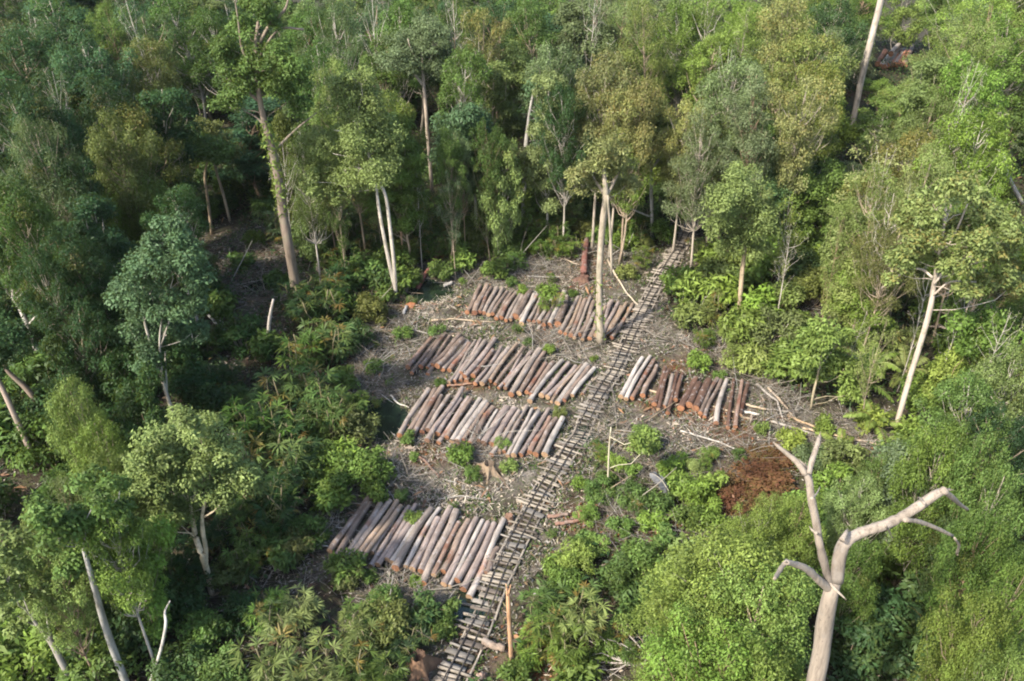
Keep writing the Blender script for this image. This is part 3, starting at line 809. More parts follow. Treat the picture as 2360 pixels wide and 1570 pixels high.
# ---- single trees whose shape the photo shows well: trunk and limbs drawn at one distance, crown built of clumps
def hero(name, label, cat, Y, trunk, limbs=(), clumps=(), tone='mid', bark=(.36, .32, .26), leaf=(.19, .08), nL=500, mat=None, seed=1, rust=0, yel=.1, lump=.06, twigs=2, group=None, flat=.8, vine=None, jag=False, depthj=.5):
    rng = np.random.default_rng(seed)
    WS = .68
    trunk = [(a, c, w * WS) for (a, c, w) in trunk]
    b = PY(trunk[0][0], trunk[0][1], Y)
    mat = mat or TRUNKBARK
    bark = tuple(np.array(bark) * .82)
    pts = np.array([PY(a, c, Y + (0 if i == 0 else rng.normal(0, .08))) for i, (a, c, w) in enumerate(trunk)])
    gzb = float(gz(b[0], Y))
    root = empty(name, (b[0], Y, min(gzb, b[2])), label, cat, group)
    org = np.array(root.location)
    def mp(p): return proj(p)[2] / FPX
    if b[2] > gzb + .2:      # carry the trunk down to the ground out of frame
        d = (pts[0] - pts[1]); d = d / max(abs(d[2]), .1)
        foot = pts[0] + d * (b[2] - gzb) * np.array([.5, .5, 1.0])
        foot[2] = gzb - .1
        pts = np.concatenate([[foot], pts]); trunk = [(0, 0, trunk[0][2] * 1.15)] + list(trunk)
        root.location = Vector((foot[0], foot[1], gzb)); org = np.array(root.location)
    wr = np.array([.5 * w * mp(pts[min(i + (0), len(pts) - 1)]) for i, (a, c, w) in enumerate(trunk)])
    def smooth(P, r):
        t = np.arange(len(P)); q = np.linspace(0, len(P) - 1, (len(P) - 1) * 4 + 1)
        S = np.zeros((len(q), 3))
        tang = np.gradient(P, axis=0)
        for m_, k in enumerate(q):
            i = min(int(k), len(P) - 2); f = k - i
            h00, h10, h01, h11 = 2*f**3 - 3*f**2 + 1, f**3 - 2*f**2 + f, -2*f**3 + 3*f**2, f**3 - f**2
            S[m_] = h00 * P[i] + h10 * tang[i] + h01 * P[i+1] + h11 * tang[i+1]
        return S, np.interp(q, t, r)
    g = Geo()
    Pm, rm = smooth(pts, wr)
    tube(g, Pm, rm, 12, (1, 1, 1), rng, lump)
    obj('trunk', g.mesh('trunk', mat, True, org), root, None, bark)
    for lb in limbs:
        col = None
        if isinstance(lb, dict):
            col = lb.get('col'); dy = lb.get('dy', 0); lb = lb['p']
        else:
            dy = rng.normal(0, depthj)
        P = np.array([PY(a, c, Y + dy * i / max(1, len(lb) - 1)) for i, (a, c, w) in enumerate(lb)])
        r = np.array([.5 * WS * w * mp(p) for p, (a, c, w) in zip(P, lb)])
        g = Geo()
        Pl, rl = smooth(P, r)
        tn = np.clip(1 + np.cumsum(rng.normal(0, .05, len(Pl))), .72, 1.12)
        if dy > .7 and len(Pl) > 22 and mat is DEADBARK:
            tn[:8] *= .62  # lower part of the main forks tinted darker in place of cast shade
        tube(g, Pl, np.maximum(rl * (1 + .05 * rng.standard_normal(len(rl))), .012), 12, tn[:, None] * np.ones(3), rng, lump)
        if jag:
            e = Pl[-1]; d = unit(Pl[-1] - Pl[-3])
            for _ in range(4):
                tube(g, [e - d * .05 + rng.normal(0, rl[-1] * .4, 3), e + d * rl[-1] * rng.uniform(1.2, 3) + rng.normal(0, rl[-1] * .5, 3)], [rl[-1] * .45, .006], 5, (1.1, 1.05, 1))
        obj('branch', g.mesh('branch', mat, True, org), root, None, col or bark)
    if clumps:
        gc = Geo(); gw = Geo()
        for cl in clumps:
            (a, c, rp) = cl[:3]; dy = cl[3] if len(cl) > 3 else rng.normal(0, .7)
            P = PY(a, c, Y + dy)
            rc = rp * mp(P)
            # leaves come in many small tufts within the clump
            k = max(5, int(14 * rc * rc))
            tufts = P + rand_unit(rng, k) * rc * (rng.random((k, 1)) ** .4) * np.array([.85, .85, .75])
            src = Pm[np.argmin(np.linalg.norm(Pm - P - np.array([0, 0, -.8 * rc]), axis=1))]
            for t_ in tufts:
                clump_leaves(gc, rng, t_, rng.uniform(.35, .6) * min(1.0, rc), int(nL * .5), leaf[0], leaf[1], rng.uniform(.72, 1.28), flat, .55, .35, rust * rng.random(), yel * rng.random())
            tube(gw, limb_path(rng, src, P, .05), np.linspace(max(.018, .2 * rm[-1]), .012, 5), 5, (1.1, 1.1, 1.1), cap=False)
            for _ in range(twigs + 2):
                e = tufts[rng.integers(len(tufts))]
                tube(gw, limb_path(rng, P - np.array([0, 0, rc * .4]), e, 0, 4), np.linspace(.02, .007, 4), 4, (1.15, 1.15, 1.15), cap=False)
        obj('twigs', gw.mesh('twigs', mat, True, org), root, None, bark)
        obj('crown', gc.mesh('crown', LEAF, False, org), root, None, np.array(TONE[tone]))
    if vine:
        gv = Geo()
        t0, t1, rv, n = vine
        q = rng.uniform(t0, t1, n)
        ii = q * (len(Pm) - 1)
        P = np.stack([np.interp(ii, np.arange(len(Pm)), Pm[:, j]) for j in range(3)], 1)
        u = rand_unit(rng, n) * np.array([1, 1, .4])
        P = P + u * (rv * rng.uniform(.5, 1.2, (n, 1)))
        C = np.stack([rng.uniform(.7, 1.4, n), np.zeros(n), rng.uniform(0, .5, n)], 1)
        leaves(gv, P, unit(u + .4 * rng.standard_normal((n, 3))), rng.standard_normal((n, 3)) - np.array([0, 0, 1.2]), .26, .1, C)
        obj('vine', gv.mesh('vine', LEAF, False, org), root, None, TONE['yel'])
    PLACED.append((b[0], Y, 8, .5))
    return root

def Yat(px, py):
    return G0(px, py)[1]

KEEP = []     # pixels with the distance behind which nothing may hide them
def keep(pts, Y, r=14):
    for i in range(len(pts) - 1):
        n = max(2, int(math.hypot(pts[i+1][0] - pts[i][0], pts[i+1][1] - pts[i][1]) / 18))
        for t in np.linspace(0, 1, n):
            KEEP.append((pts[i][0] + (pts[i+1][0] - pts[i][0]) * t, pts[i][1] + (pts[i+1][1] - pts[i][1]) * t, Y, r))

# giant with the long bare trunk, left of the clearing
Y = Yat(690, 725)
tr = [(692, 728, 40), (678, 640, 34), (664, 560, 33), (652, 490, 32), (643, 420, 30), (628, 350, 28), (612, 290, 22), (600, 235, 18), (592, 170, 17), (590, 100, 13), (596, 40, 9)]
hero('giant_tree', 'very tall tree with thick bare brown trunk and ragged crown behind the dark pool', 'tree', Y, tr,
     limbs=[[(600, 235, 14), (560, 205, 9), (520, 180, 5)], [(592, 170, 12), (560, 120, 9), (548, 40, 6), (540, -10, 4)], [(592, 110, 12), (620, 60, 10), (655, 25, 9), (665, -5, 6)], [(592, 140, 9), (640, 70, 7), (700, 68, 7)], [(618, 300, 9), (590, 270, 6), (560, 255, 4)], [(630, 350, 8), (680, 300, 6), (730, 260, 4)], [(600, 80, 9), (570, 75, 7), (560, 82, 6)]],
     clumps=[(560, 170, 55), (600, 120, 50), (650, 140, 55), (640, 200, 45), (560, 60, 40), (620, 40, 36), (690, 170, 40), (530, 230, 40), (680, 230, 38), (600, 0, 40), (520, 110, 40)],
     tone='mid', bark=(.22, .17, .13), nL=420, seed=3, rust=.1, leaf=(.16, .07), lump=.07, vine=(.3, .62, .35, 500))
keep(tr[:8], Y, 24)
# pale fluted trunk beside the rear row
Y = Yat(1383, 790)
tr = [(1385, 790, 34), (1382, 720, 25), (1381, 640, 22), (1385, 560, 22), (1391, 500, 24), (1396, 450, 21), (1392, 400, 15), (1388, 360, 9)]
hero('pale_trunk_tree', 'tree with thick pale trunk rising through the rear row of logs', 'tree', Y, tr,
     limbs=[[(1396, 452, 16), (1412, 425, 11), (1430, 390, 6)], [(1394, 450, 14), (1372, 415, 9), (1350, 380, 5)], [(1410, 640, 8), (1407, 540, 8), (1400, 450, 8)]],
     clumps=[(1360, 375, 40), (1400, 350, 46), (1435, 385, 42), (1345, 420, 34), (1420, 425, 36), (1385, 400, 40), (1450, 420, 28), (1330, 395, 30)],
     tone='rust', bark=(.4, .34, .26), nL=420, seed=4, rust=.35, yel=.3, leaf=(.15, .065), vine=(.0, .28, .26, 170))
keep(tr[:6], Y, 22)
# twin pale stems left of the rear row
Y = Yat(912, 690)
tr = [(912, 690, 15), (909, 620, 13), (903, 560, 13), (896, 500, 12), (888, 450, 11), (862, 390, 11), (840, 330, 8), (820, 280, 6)]
hero('twin_stem_tree', 'feathery pale green tree with two slim pale stems left of the rear row', 'tree', Y, tr,
     limbs=[[(910, 665, 12), (894, 590, 12), (878, 510, 11), (868, 440, 9), (862, 370, 6)], [(862, 410, 8), (820, 385, 6), (790, 395, 4)], [(868, 400, 7), (830, 395, 5), (800, 375, 3)], [(850, 350, 6), (810, 310, 4), (770, 300, 3)]],
     clumps=[(800, 250, 60), (850, 230, 50), (830, 320, 62), (770, 320, 55), (880, 300, 50), (750, 380, 48), (820, 400, 50), (870, 390, 46), (790, 200, 42), (730, 330, 40), (720, 420, 36), (780, 440, 40), (830, 180, 36), (900, 350, 36)],
     tone='light', bark=(.5, .45, .38), leaf=(.15, .055), nL=420, seed=5, yel=.25)
keep(tr[:5], Y, 14)
# slim dark trunk with the spread pale limbs behind it
Y = Yat(997, 450)
tr = [(997, 450, 12), (992, 390, 13), (986, 320, 13), (982, 260, 12), (977, 200, 12), (974, 160, 10), (972, 120, 7), (970, 85, 5)]
hero('slim_umbrella_tree', 'slim tall tree with forked white limbs and grey-green umbrella crown, upper centre', 'tree', Y, tr,
     limbs=[[(977, 200, 10), (955, 172, 8), (935, 160, 6), (915, 135, 4)], [(974, 165, 8), (1000, 120, 5), (1015, 90, 3)], [(974, 160, 7), (950, 120, 5), (940, 90, 3)], [(955, 172, 5), (945, 145, 4), (925, 120, 3)]],
     clumps=[(960, 85, 50), (1000, 90, 46), (925, 110, 46), (1025, 120, 40), (900, 140, 34), (970, 130, 46), (1010, 150, 38), (940, 150, 38), (985, 60, 34)],
     tone='grey', bark=(.45, .37, .29), leaf=(.15, .06), nL=330, seed=6)
keep(tr[:6], Y, 14)
# straight thin pale pole tree
Y = Yat(1184, 420)
tr = [(1184, 420, 8), (1183, 340, 8), (1183, 270, 8), (1184, 200, 7), (1186, 140, 5)]
hero('pole_tree', 'pole-straight thin pale tree with narrow yellow-green crown, upper centre', 'tree', Y, tr, limbs=[[(1183, 270, 4), (1210, 262, 3), (1228, 270, 2)], [(1183, 215, 4), (1160, 200, 2)], [(1184, 205, 4), (1205, 190, 2)]],
     clumps=[(1185, 130, 40), (1165, 175, 34), (1210, 170, 38), (1185, 210, 36), (1215, 215, 30), (1160, 220, 26)], tone='light', bark=(.52, .45, .34), leaf=(.16, .07), nL=300, seed=7, yel=.4)
keep(tr[:4], Y, 8)
# grey vine-clad trunk
Y = Yat(1205, 540)
tr = [(1203, 545, 14), (1207, 470, 15), (1209, 400, 16), (1212, 340, 15), (1217, 290, 12), (1224, 240, 9), (1232, 205, 6)]
hero('vine_clad_tree', 'leaning grey trunk with vines on its foot and thin grey crown, upper centre', 'tree', Y, tr, limbs=[[(1224, 240, 7), (1255, 200, 5), (1290, 195, 3)], [(1224, 240, 6), (1262, 222, 4), (1285, 230, 2)], [(1215, 300, 5), (1245, 335, 4), (1270, 370, 2)]],
     clumps=[(1250, 210, 42), (1285, 220, 40), (1265, 260, 42), (1300, 260, 34), (1260, 310, 38), (1290, 310, 34), (1240, 350, 28)], tone='blue', bark=(.36, .34, .31), nL=220, seed=8, vine=(.0, .45, .4, 900))
keep(tr[:5], Y, 16)
# dark dense tree with pale lower trunk
Y = Yat(1098, 560)
tr = [(1099, 560, 11), (1097, 500, 11), (1095, 450, 10), (1090, 390, 8), (1080, 330, 6)]
hero('forest_tree', 'bluish green tree with short pale trunk just behind the rear row', 'tree', Y, tr, clumps=[(1050, 330, 50), (1090, 300, 52), (1110, 360, 48), (1060, 390, 50), (1030, 360, 40), (1100, 420, 36), (1040, 290, 40), (1075, 260, 40), (1125, 320, 36), (1065, 430, 34)], tone='blue', bark=(.46, .42, .36), nL=360, seed=9, group='canopy trees of the forest')
keep(tr[:3], Y, 10)
# grey trunk left of track
Y = Yat(1502, 550)
tr = [(1503, 550, 11), (1502, 480, 12), (1500, 420, 11), (1501, 380, 9), (1505, 330, 7)]
hero('forest_tree', 'rust-tinted tree with straight grey trunk beside the track beyond the rear row', 'tree', Y, tr, limbs=[[(1500, 500, 6), (1470, 488, 6), (1450, 480, 4)], [(1501, 390, 6), (1540, 350, 8), (1600, 370, 6), (1640, 375, 4)]],
     clumps=[(1480, 320, 50), (1520, 290, 55), (1560, 330, 50), (1460, 370, 36), (1540, 380, 38), (1500, 260, 46), (1590, 300, 36)], tone='light', bark=(.42, .4, .37), nL=260, seed=10, rust=.5, yel=.4, group='canopy trees of the forest')
keep(tr[:3], Y, 10)
# tree right of the track
Y = Yat(1703, 735)
tr = [(1702, 735, 13), (1706, 680, 15), (1711, 620, 15), (1717, 565, 13), (1718, 510, 9), (1712, 450, 6)]
hero('bushy_tree', 'pale green tree with slim tan trunk right of the track', 'tree', Y, tr, clumps=[(1700, 430, 46), (1670, 460, 42), (1740, 460, 46), (1690, 500, 50), (1740, 520, 46), (1660, 520, 40), (1770, 490, 32), (1710, 550, 40), (1680, 570, 30), (1750, 570, 34), (1715, 400, 32)], tone='light', bark=(.43, .33, .22), leaf=(.17, .06), nL=360, seed=11, yel=.4, group='bushy trees round the clearing')
keep(tr[:4], Y, 12)
# right-hand tall pale tree with the broad open crown
Y = Yat(2066, 985)
tr = [(2064, 990, 18), (2080, 930, 18), (2100, 860, 18), (2122, 790, 18), (2143, 715, 18), (2152, 660, 15), (2162, 600, 13), (2172, 540, 11), (2180, 480, 8)]
hero('wide_crown_tree', 'tall pale-trunked tree with wide rust-flecked crown above the fallen poles at right', 'tree', Y, tr,
     limbs=[[(2152, 655, 11), (2190, 610, 9), (2240, 590, 6), (2300, 560, 4)], [(2150, 640, 9), (2120, 620, 7), (2080, 630, 5), (2030, 665, 3)], [(2162, 600, 8), (2200, 540, 7), (2230, 470, 4)], [(2165, 590, 7), (2140, 560, 6), (2130, 530, 3)], [(2152, 680, 8), (2190, 650, 6), (2250, 650, 4)], [(2175, 520, 7), (2200, 450, 5), (2205, 420, 3)]],
     clumps=[(2150, 470, 50), (2200, 430, 52), (2250, 470, 50), (2190, 520, 52), (2130, 540, 48), (2250, 550, 50), (2090, 580, 46), (2300, 500, 46), (2310, 590, 46), (2060, 620, 38), (2220, 600, 44), (2160, 600, 36), (2340, 540, 40), (2280, 640, 42), (2100, 500, 40), (2330, 660, 40), (2230, 670, 30)],
     tone='light', bark=(.52, .44, .36), leaf=(.17, .08), nL=340, seed=12, rust=.5, yel=.15)
keep(tr[:6], Y, 14)
# round tree with two cream stems, lower left
Y = Yat(488, 1372)
tr = [(489, 1372, 20), (478, 1320, 21), (466, 1282, 20), (452, 1240, 18), (444, 1200, 15), (438, 1160, 11)]
hero('bushy_tree', 'round grey-green tree with two cream stems, lower left of the clearing', 'tree', Y, tr,
     limbs=[[(474, 1300, 17), (474, 1262, 15), (468, 1230, 14), (466, 1190, 12), (474, 1150, 9)], [(446, 1200, 10), (415, 1180, 7), (390, 1185, 4)], [(464, 1195, 8), (490, 1180, 6), (505, 1165, 4)]],
     clumps=[(350, 1040, 60), (420, 1010, 64), (490, 1030, 60), (540, 1080, 55), (330, 1110, 58), (400, 1100, 66), (470, 1100, 64), (370, 1170, 56), (440, 1160, 50), (520, 1140, 52), (340, 1210, 36), (400, 1200, 40), (430, 975, 44), (310, 1070, 40), (570, 1110, 36), (480, 975, 40)],
     tone='light', bark=(.6, .5, .35), leaf=(.13, .06), nL=620, seed=13, group='bushy trees round the clearing', yel=.1)
keep(tr[:5], Y, 14)
# pale-stemmed trees of the left edge
for (lab, tr, lb, cl, tone, bark, sd) in [
    ('tree with whitish curved trunk at the bottom left corner', [(300, 1600, 24), (262, 1500, 24), (238, 1430, 22), (222, 1370, 20), (205, 1310, 16), (190, 1260, 10)], [[(235, 1420, 10), (228, 1380, 9), (250, 1340, 5)]], [(180, 1190, 60), (240, 1200, 56), (130, 1230, 60), (190, 1260, 50), (270, 1150, 48), (100, 1180, 50), (210, 1120, 52), (150, 1290, 46)], 'mid', (.32, .31, .28), 14),
    ('forked grey tree leaning at the far bottom left corner', [(185, 1600, 22), (150, 1540, 22), (118, 1480, 20), (95, 1450, 16), (70, 1420, 10)], [[(118, 1480, 14), (112, 1440, 12), (105, 1400, 7)]], [(60, 1360, 60), (10, 1330, 60), (90, 1310, 50), (40, 1420, 40), (20, 1250, 56), (120, 1370, 40)], 'light', (.3, .275, .24), 15),
    ('brown-trunked tree slanting in from the left edge, middle height', [(88, 1085, 20), (62, 1020, 19), (35, 960, 18), (5, 895, 17), (-30, 830, 14)], [], [(-40, 760, 60), (20, 780, 50), (-10, 830, 46)], 'dark', (.4, .31, .25), 16),
    ('dark-trunked tree beside the left edge under a yellow-green crown', [(112, 990, 22), (90, 935, 21), (60, 895, 19), (22, 860, 15), (-10, 820, 10)], [], [(-20, 740, 50), (40, 790, 36)], 'dark', (.28, .21, .16), 17),
    ('tree with pale forked trunk and bare side limb near the left edge', [(105, 870, 14), (85, 810, 16), (65, 755, 16), (45, 710, 13), (28, 685, 9)], [[(65, 750, 8), (88, 725, 6), (115, 718, 3)], [(35, 690, 7), (80, 660, 5), (120, 620, 3)], [(40, 750, 6), (20, 750, 5), (-5, 745, 4)]], [(60, 620, 60), (110, 600, 56), (20, 610, 56), (140, 650, 46), (60, 560, 50), (0, 550, 46), (120, 540, 46)], 'dark', (.46, .42, .37), 18),
    ('many-stemmed dark green tree with thin grey forks left of the fan palms', [(430, 1060, 12), (400, 960, 12), (375, 880, 12), (350, 800, 11), (335, 750, 8), (325, 700, 5)], [[(375, 880, 8), (368, 800, 7), (372, 740, 5), (382, 690, 3)], [(370, 800, 6), (400, 720, 5), (440, 690, 3)], [(385, 920, 8), (382, 850, 6), (380, 810, 4)]], [(330, 620, 64), (390, 590, 66), (440, 630, 56), (350, 700, 56), (300, 680, 50), (420, 700, 50), (380, 540, 52), (460, 690, 36), (300, 760, 46), (420, 560, 44), (330, 830, 44), (380, 760, 40), (440, 770, 40)], 'blue', (.42, .38, .32), 19)]:
    b0 = tr[0]
    Y = Yat(min(max(b0[0], 0), 2360), b0[1])
    hero('leaning_tree', lab, 'tree', Y, tr, lb, cl, tone, bark, leaf=(.14, .065), nL=480, seed=sd, group='leaning trees of the left edge', yel=.1)
    keep(tr[:3], Y, 3)
# tall bare trunk at upper right
Y = Yat(1960, 315)
tr = [(1958, 315, 20), (1972, 250, 20), (1986, 180, 21), (2003, 110, 22), (2018, 50, 22), (2030, 0, 22), (2045, -70, 20)]
hero('tall_bare_tree', 'tall bare pale trunk standing beside the far log pile', 'tree', Y, tr, bark=(.5, .43, .36), seed=21, clumps=[(2040, -110, 60), (2080, -150, 60), (2010, -150, 60)], tone='mid', nL=200)
keep(tr[:6], Y, 14)
# thin saplings with visible stems
for (lab, tr, cl, tone, bark, sd) in [
    ('yellow-green sapling with thin bent stem right of the short log row', [(1868, 945, 8), (1876, 900, 9), (1886, 860, 9), (1892, 820, 6), (1890, 780, 4)], [(1890, 770, 42), (1930, 790, 40), (1860, 810, 38), (1945, 850, 40), (1900, 840, 36), (1980, 870, 36), (1960, 910, 34), (1870, 860, 26)], 'yel', (.42, .36, .24), 22),
    ('pair sapling with tan stem in the shade left of the giant trunk', [(488, 540, 10), (480, 470, 10), (472, 410, 9), (478, 370, 6)], [(450, 340, 40), (500, 340, 40), (430, 310, 34)], 'mid', (.4, .3, .2), 23),
    ('slim tan-stemmed sapling in the shade just left of the giant trunk', [(530, 510, 9), (515, 450, 9), (500, 400, 8), (492, 370, 5)], [(520, 340, 38), (480, 300, 36)], 'olive', (.42, .34, .24), 24),
    ('thin sapling with bare stem standing in the debris below the short log row', [(1400, 1135, 6), (1402, 1080, 6), (1404, 1030, 6), (1408, 985, 4)], [(1480, 1010, 26), (1500, 1035, 24)], 'yel', (.55, .5, .36), 25),
    ('grey forked snag sapling at the lower left', [(345, 1575, 10), (370, 1500, 10), (382, 1440, 10), (380, 1410, 7), (392, 1385, 4)], [], 'mid', (.48, .46, .42), 26),
    ('white leaning snag beside the giant trunk', [(610, 815, 9), (618, 770, 13), (622, 730, 12), (630, 690, 8)], [], 'mid', (.5, .45, .4), 27),
    ('grey dead stem near the right edge, upper part', [(2358, 470, 14), (2335, 430, 13), (2318, 390, 13), (2312, 355, 10)], [], 'mid', (.42, .4, .38), 28)]:
    Y = Yat(tr[0][0], tr[0][1])
    hero('sapling' if cl else 'dead_snag', lab, 'tree', Y, tr, (), cl, tone, bark, nL=260, seed=sd, yel=.4, leaf=(.2, .09))
    keep(tr, Y, 8)

# big dead tree, lower right, close to the camera
Y = 13.5
DB = (.3, .25, .2)
tr = [(1872, 1640, 62), (1880, 1570, 60), (1893, 1500, 56), (1900, 1440, 58), (1914, 1370, 50), (1924, 1335, 46)]
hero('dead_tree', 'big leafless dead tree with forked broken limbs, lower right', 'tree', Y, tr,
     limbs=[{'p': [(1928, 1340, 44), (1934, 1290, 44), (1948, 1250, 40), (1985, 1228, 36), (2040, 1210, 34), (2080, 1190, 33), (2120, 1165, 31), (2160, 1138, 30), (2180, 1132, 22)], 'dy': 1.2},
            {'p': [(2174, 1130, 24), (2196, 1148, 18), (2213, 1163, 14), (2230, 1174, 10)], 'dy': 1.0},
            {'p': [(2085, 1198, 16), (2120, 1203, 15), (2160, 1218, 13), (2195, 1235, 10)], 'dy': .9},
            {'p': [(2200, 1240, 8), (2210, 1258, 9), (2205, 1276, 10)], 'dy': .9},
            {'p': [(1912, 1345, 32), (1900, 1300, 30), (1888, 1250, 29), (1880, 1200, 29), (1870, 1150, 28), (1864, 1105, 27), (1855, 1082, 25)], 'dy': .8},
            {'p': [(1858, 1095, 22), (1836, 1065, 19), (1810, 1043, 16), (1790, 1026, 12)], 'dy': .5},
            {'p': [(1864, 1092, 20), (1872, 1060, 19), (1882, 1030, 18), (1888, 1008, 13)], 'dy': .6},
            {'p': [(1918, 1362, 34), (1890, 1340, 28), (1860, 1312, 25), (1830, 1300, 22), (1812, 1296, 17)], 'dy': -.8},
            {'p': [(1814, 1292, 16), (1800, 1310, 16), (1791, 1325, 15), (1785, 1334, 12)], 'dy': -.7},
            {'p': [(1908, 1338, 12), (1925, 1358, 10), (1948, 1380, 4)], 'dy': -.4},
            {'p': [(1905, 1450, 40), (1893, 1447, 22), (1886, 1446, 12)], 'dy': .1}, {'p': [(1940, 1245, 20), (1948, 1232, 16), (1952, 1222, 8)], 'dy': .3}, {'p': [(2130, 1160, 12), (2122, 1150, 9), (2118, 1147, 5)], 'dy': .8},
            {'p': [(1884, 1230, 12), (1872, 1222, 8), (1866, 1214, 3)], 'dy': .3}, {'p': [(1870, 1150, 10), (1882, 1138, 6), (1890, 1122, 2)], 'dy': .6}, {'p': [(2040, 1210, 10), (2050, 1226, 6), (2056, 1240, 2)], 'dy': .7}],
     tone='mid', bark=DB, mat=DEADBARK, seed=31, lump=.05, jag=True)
# broken pole beside the track
Y = Yat(1179, 1545)
hero('broken_pole', 'upright orange-brown broken pole with splintered top right of the track', 'pole', Y, [(1179, 1545, 14), (1177, 1490, 15), (1174, 1440, 15), (1172, 1400, 15), (1170, 1358, 12)],
     limbs=[{'p': [(1170, 1372, 7), (1166, 1345, 2)], 'dy': 0}, {'p': [(1172, 1370, 6), (1177, 1348, 2)], 'dy': 0}], bark=(.5, .29, .16), mat=DEADBARK, seed=32, lump=.05)
keep([(1179, 1545), (1170, 1358)], Y, 16)

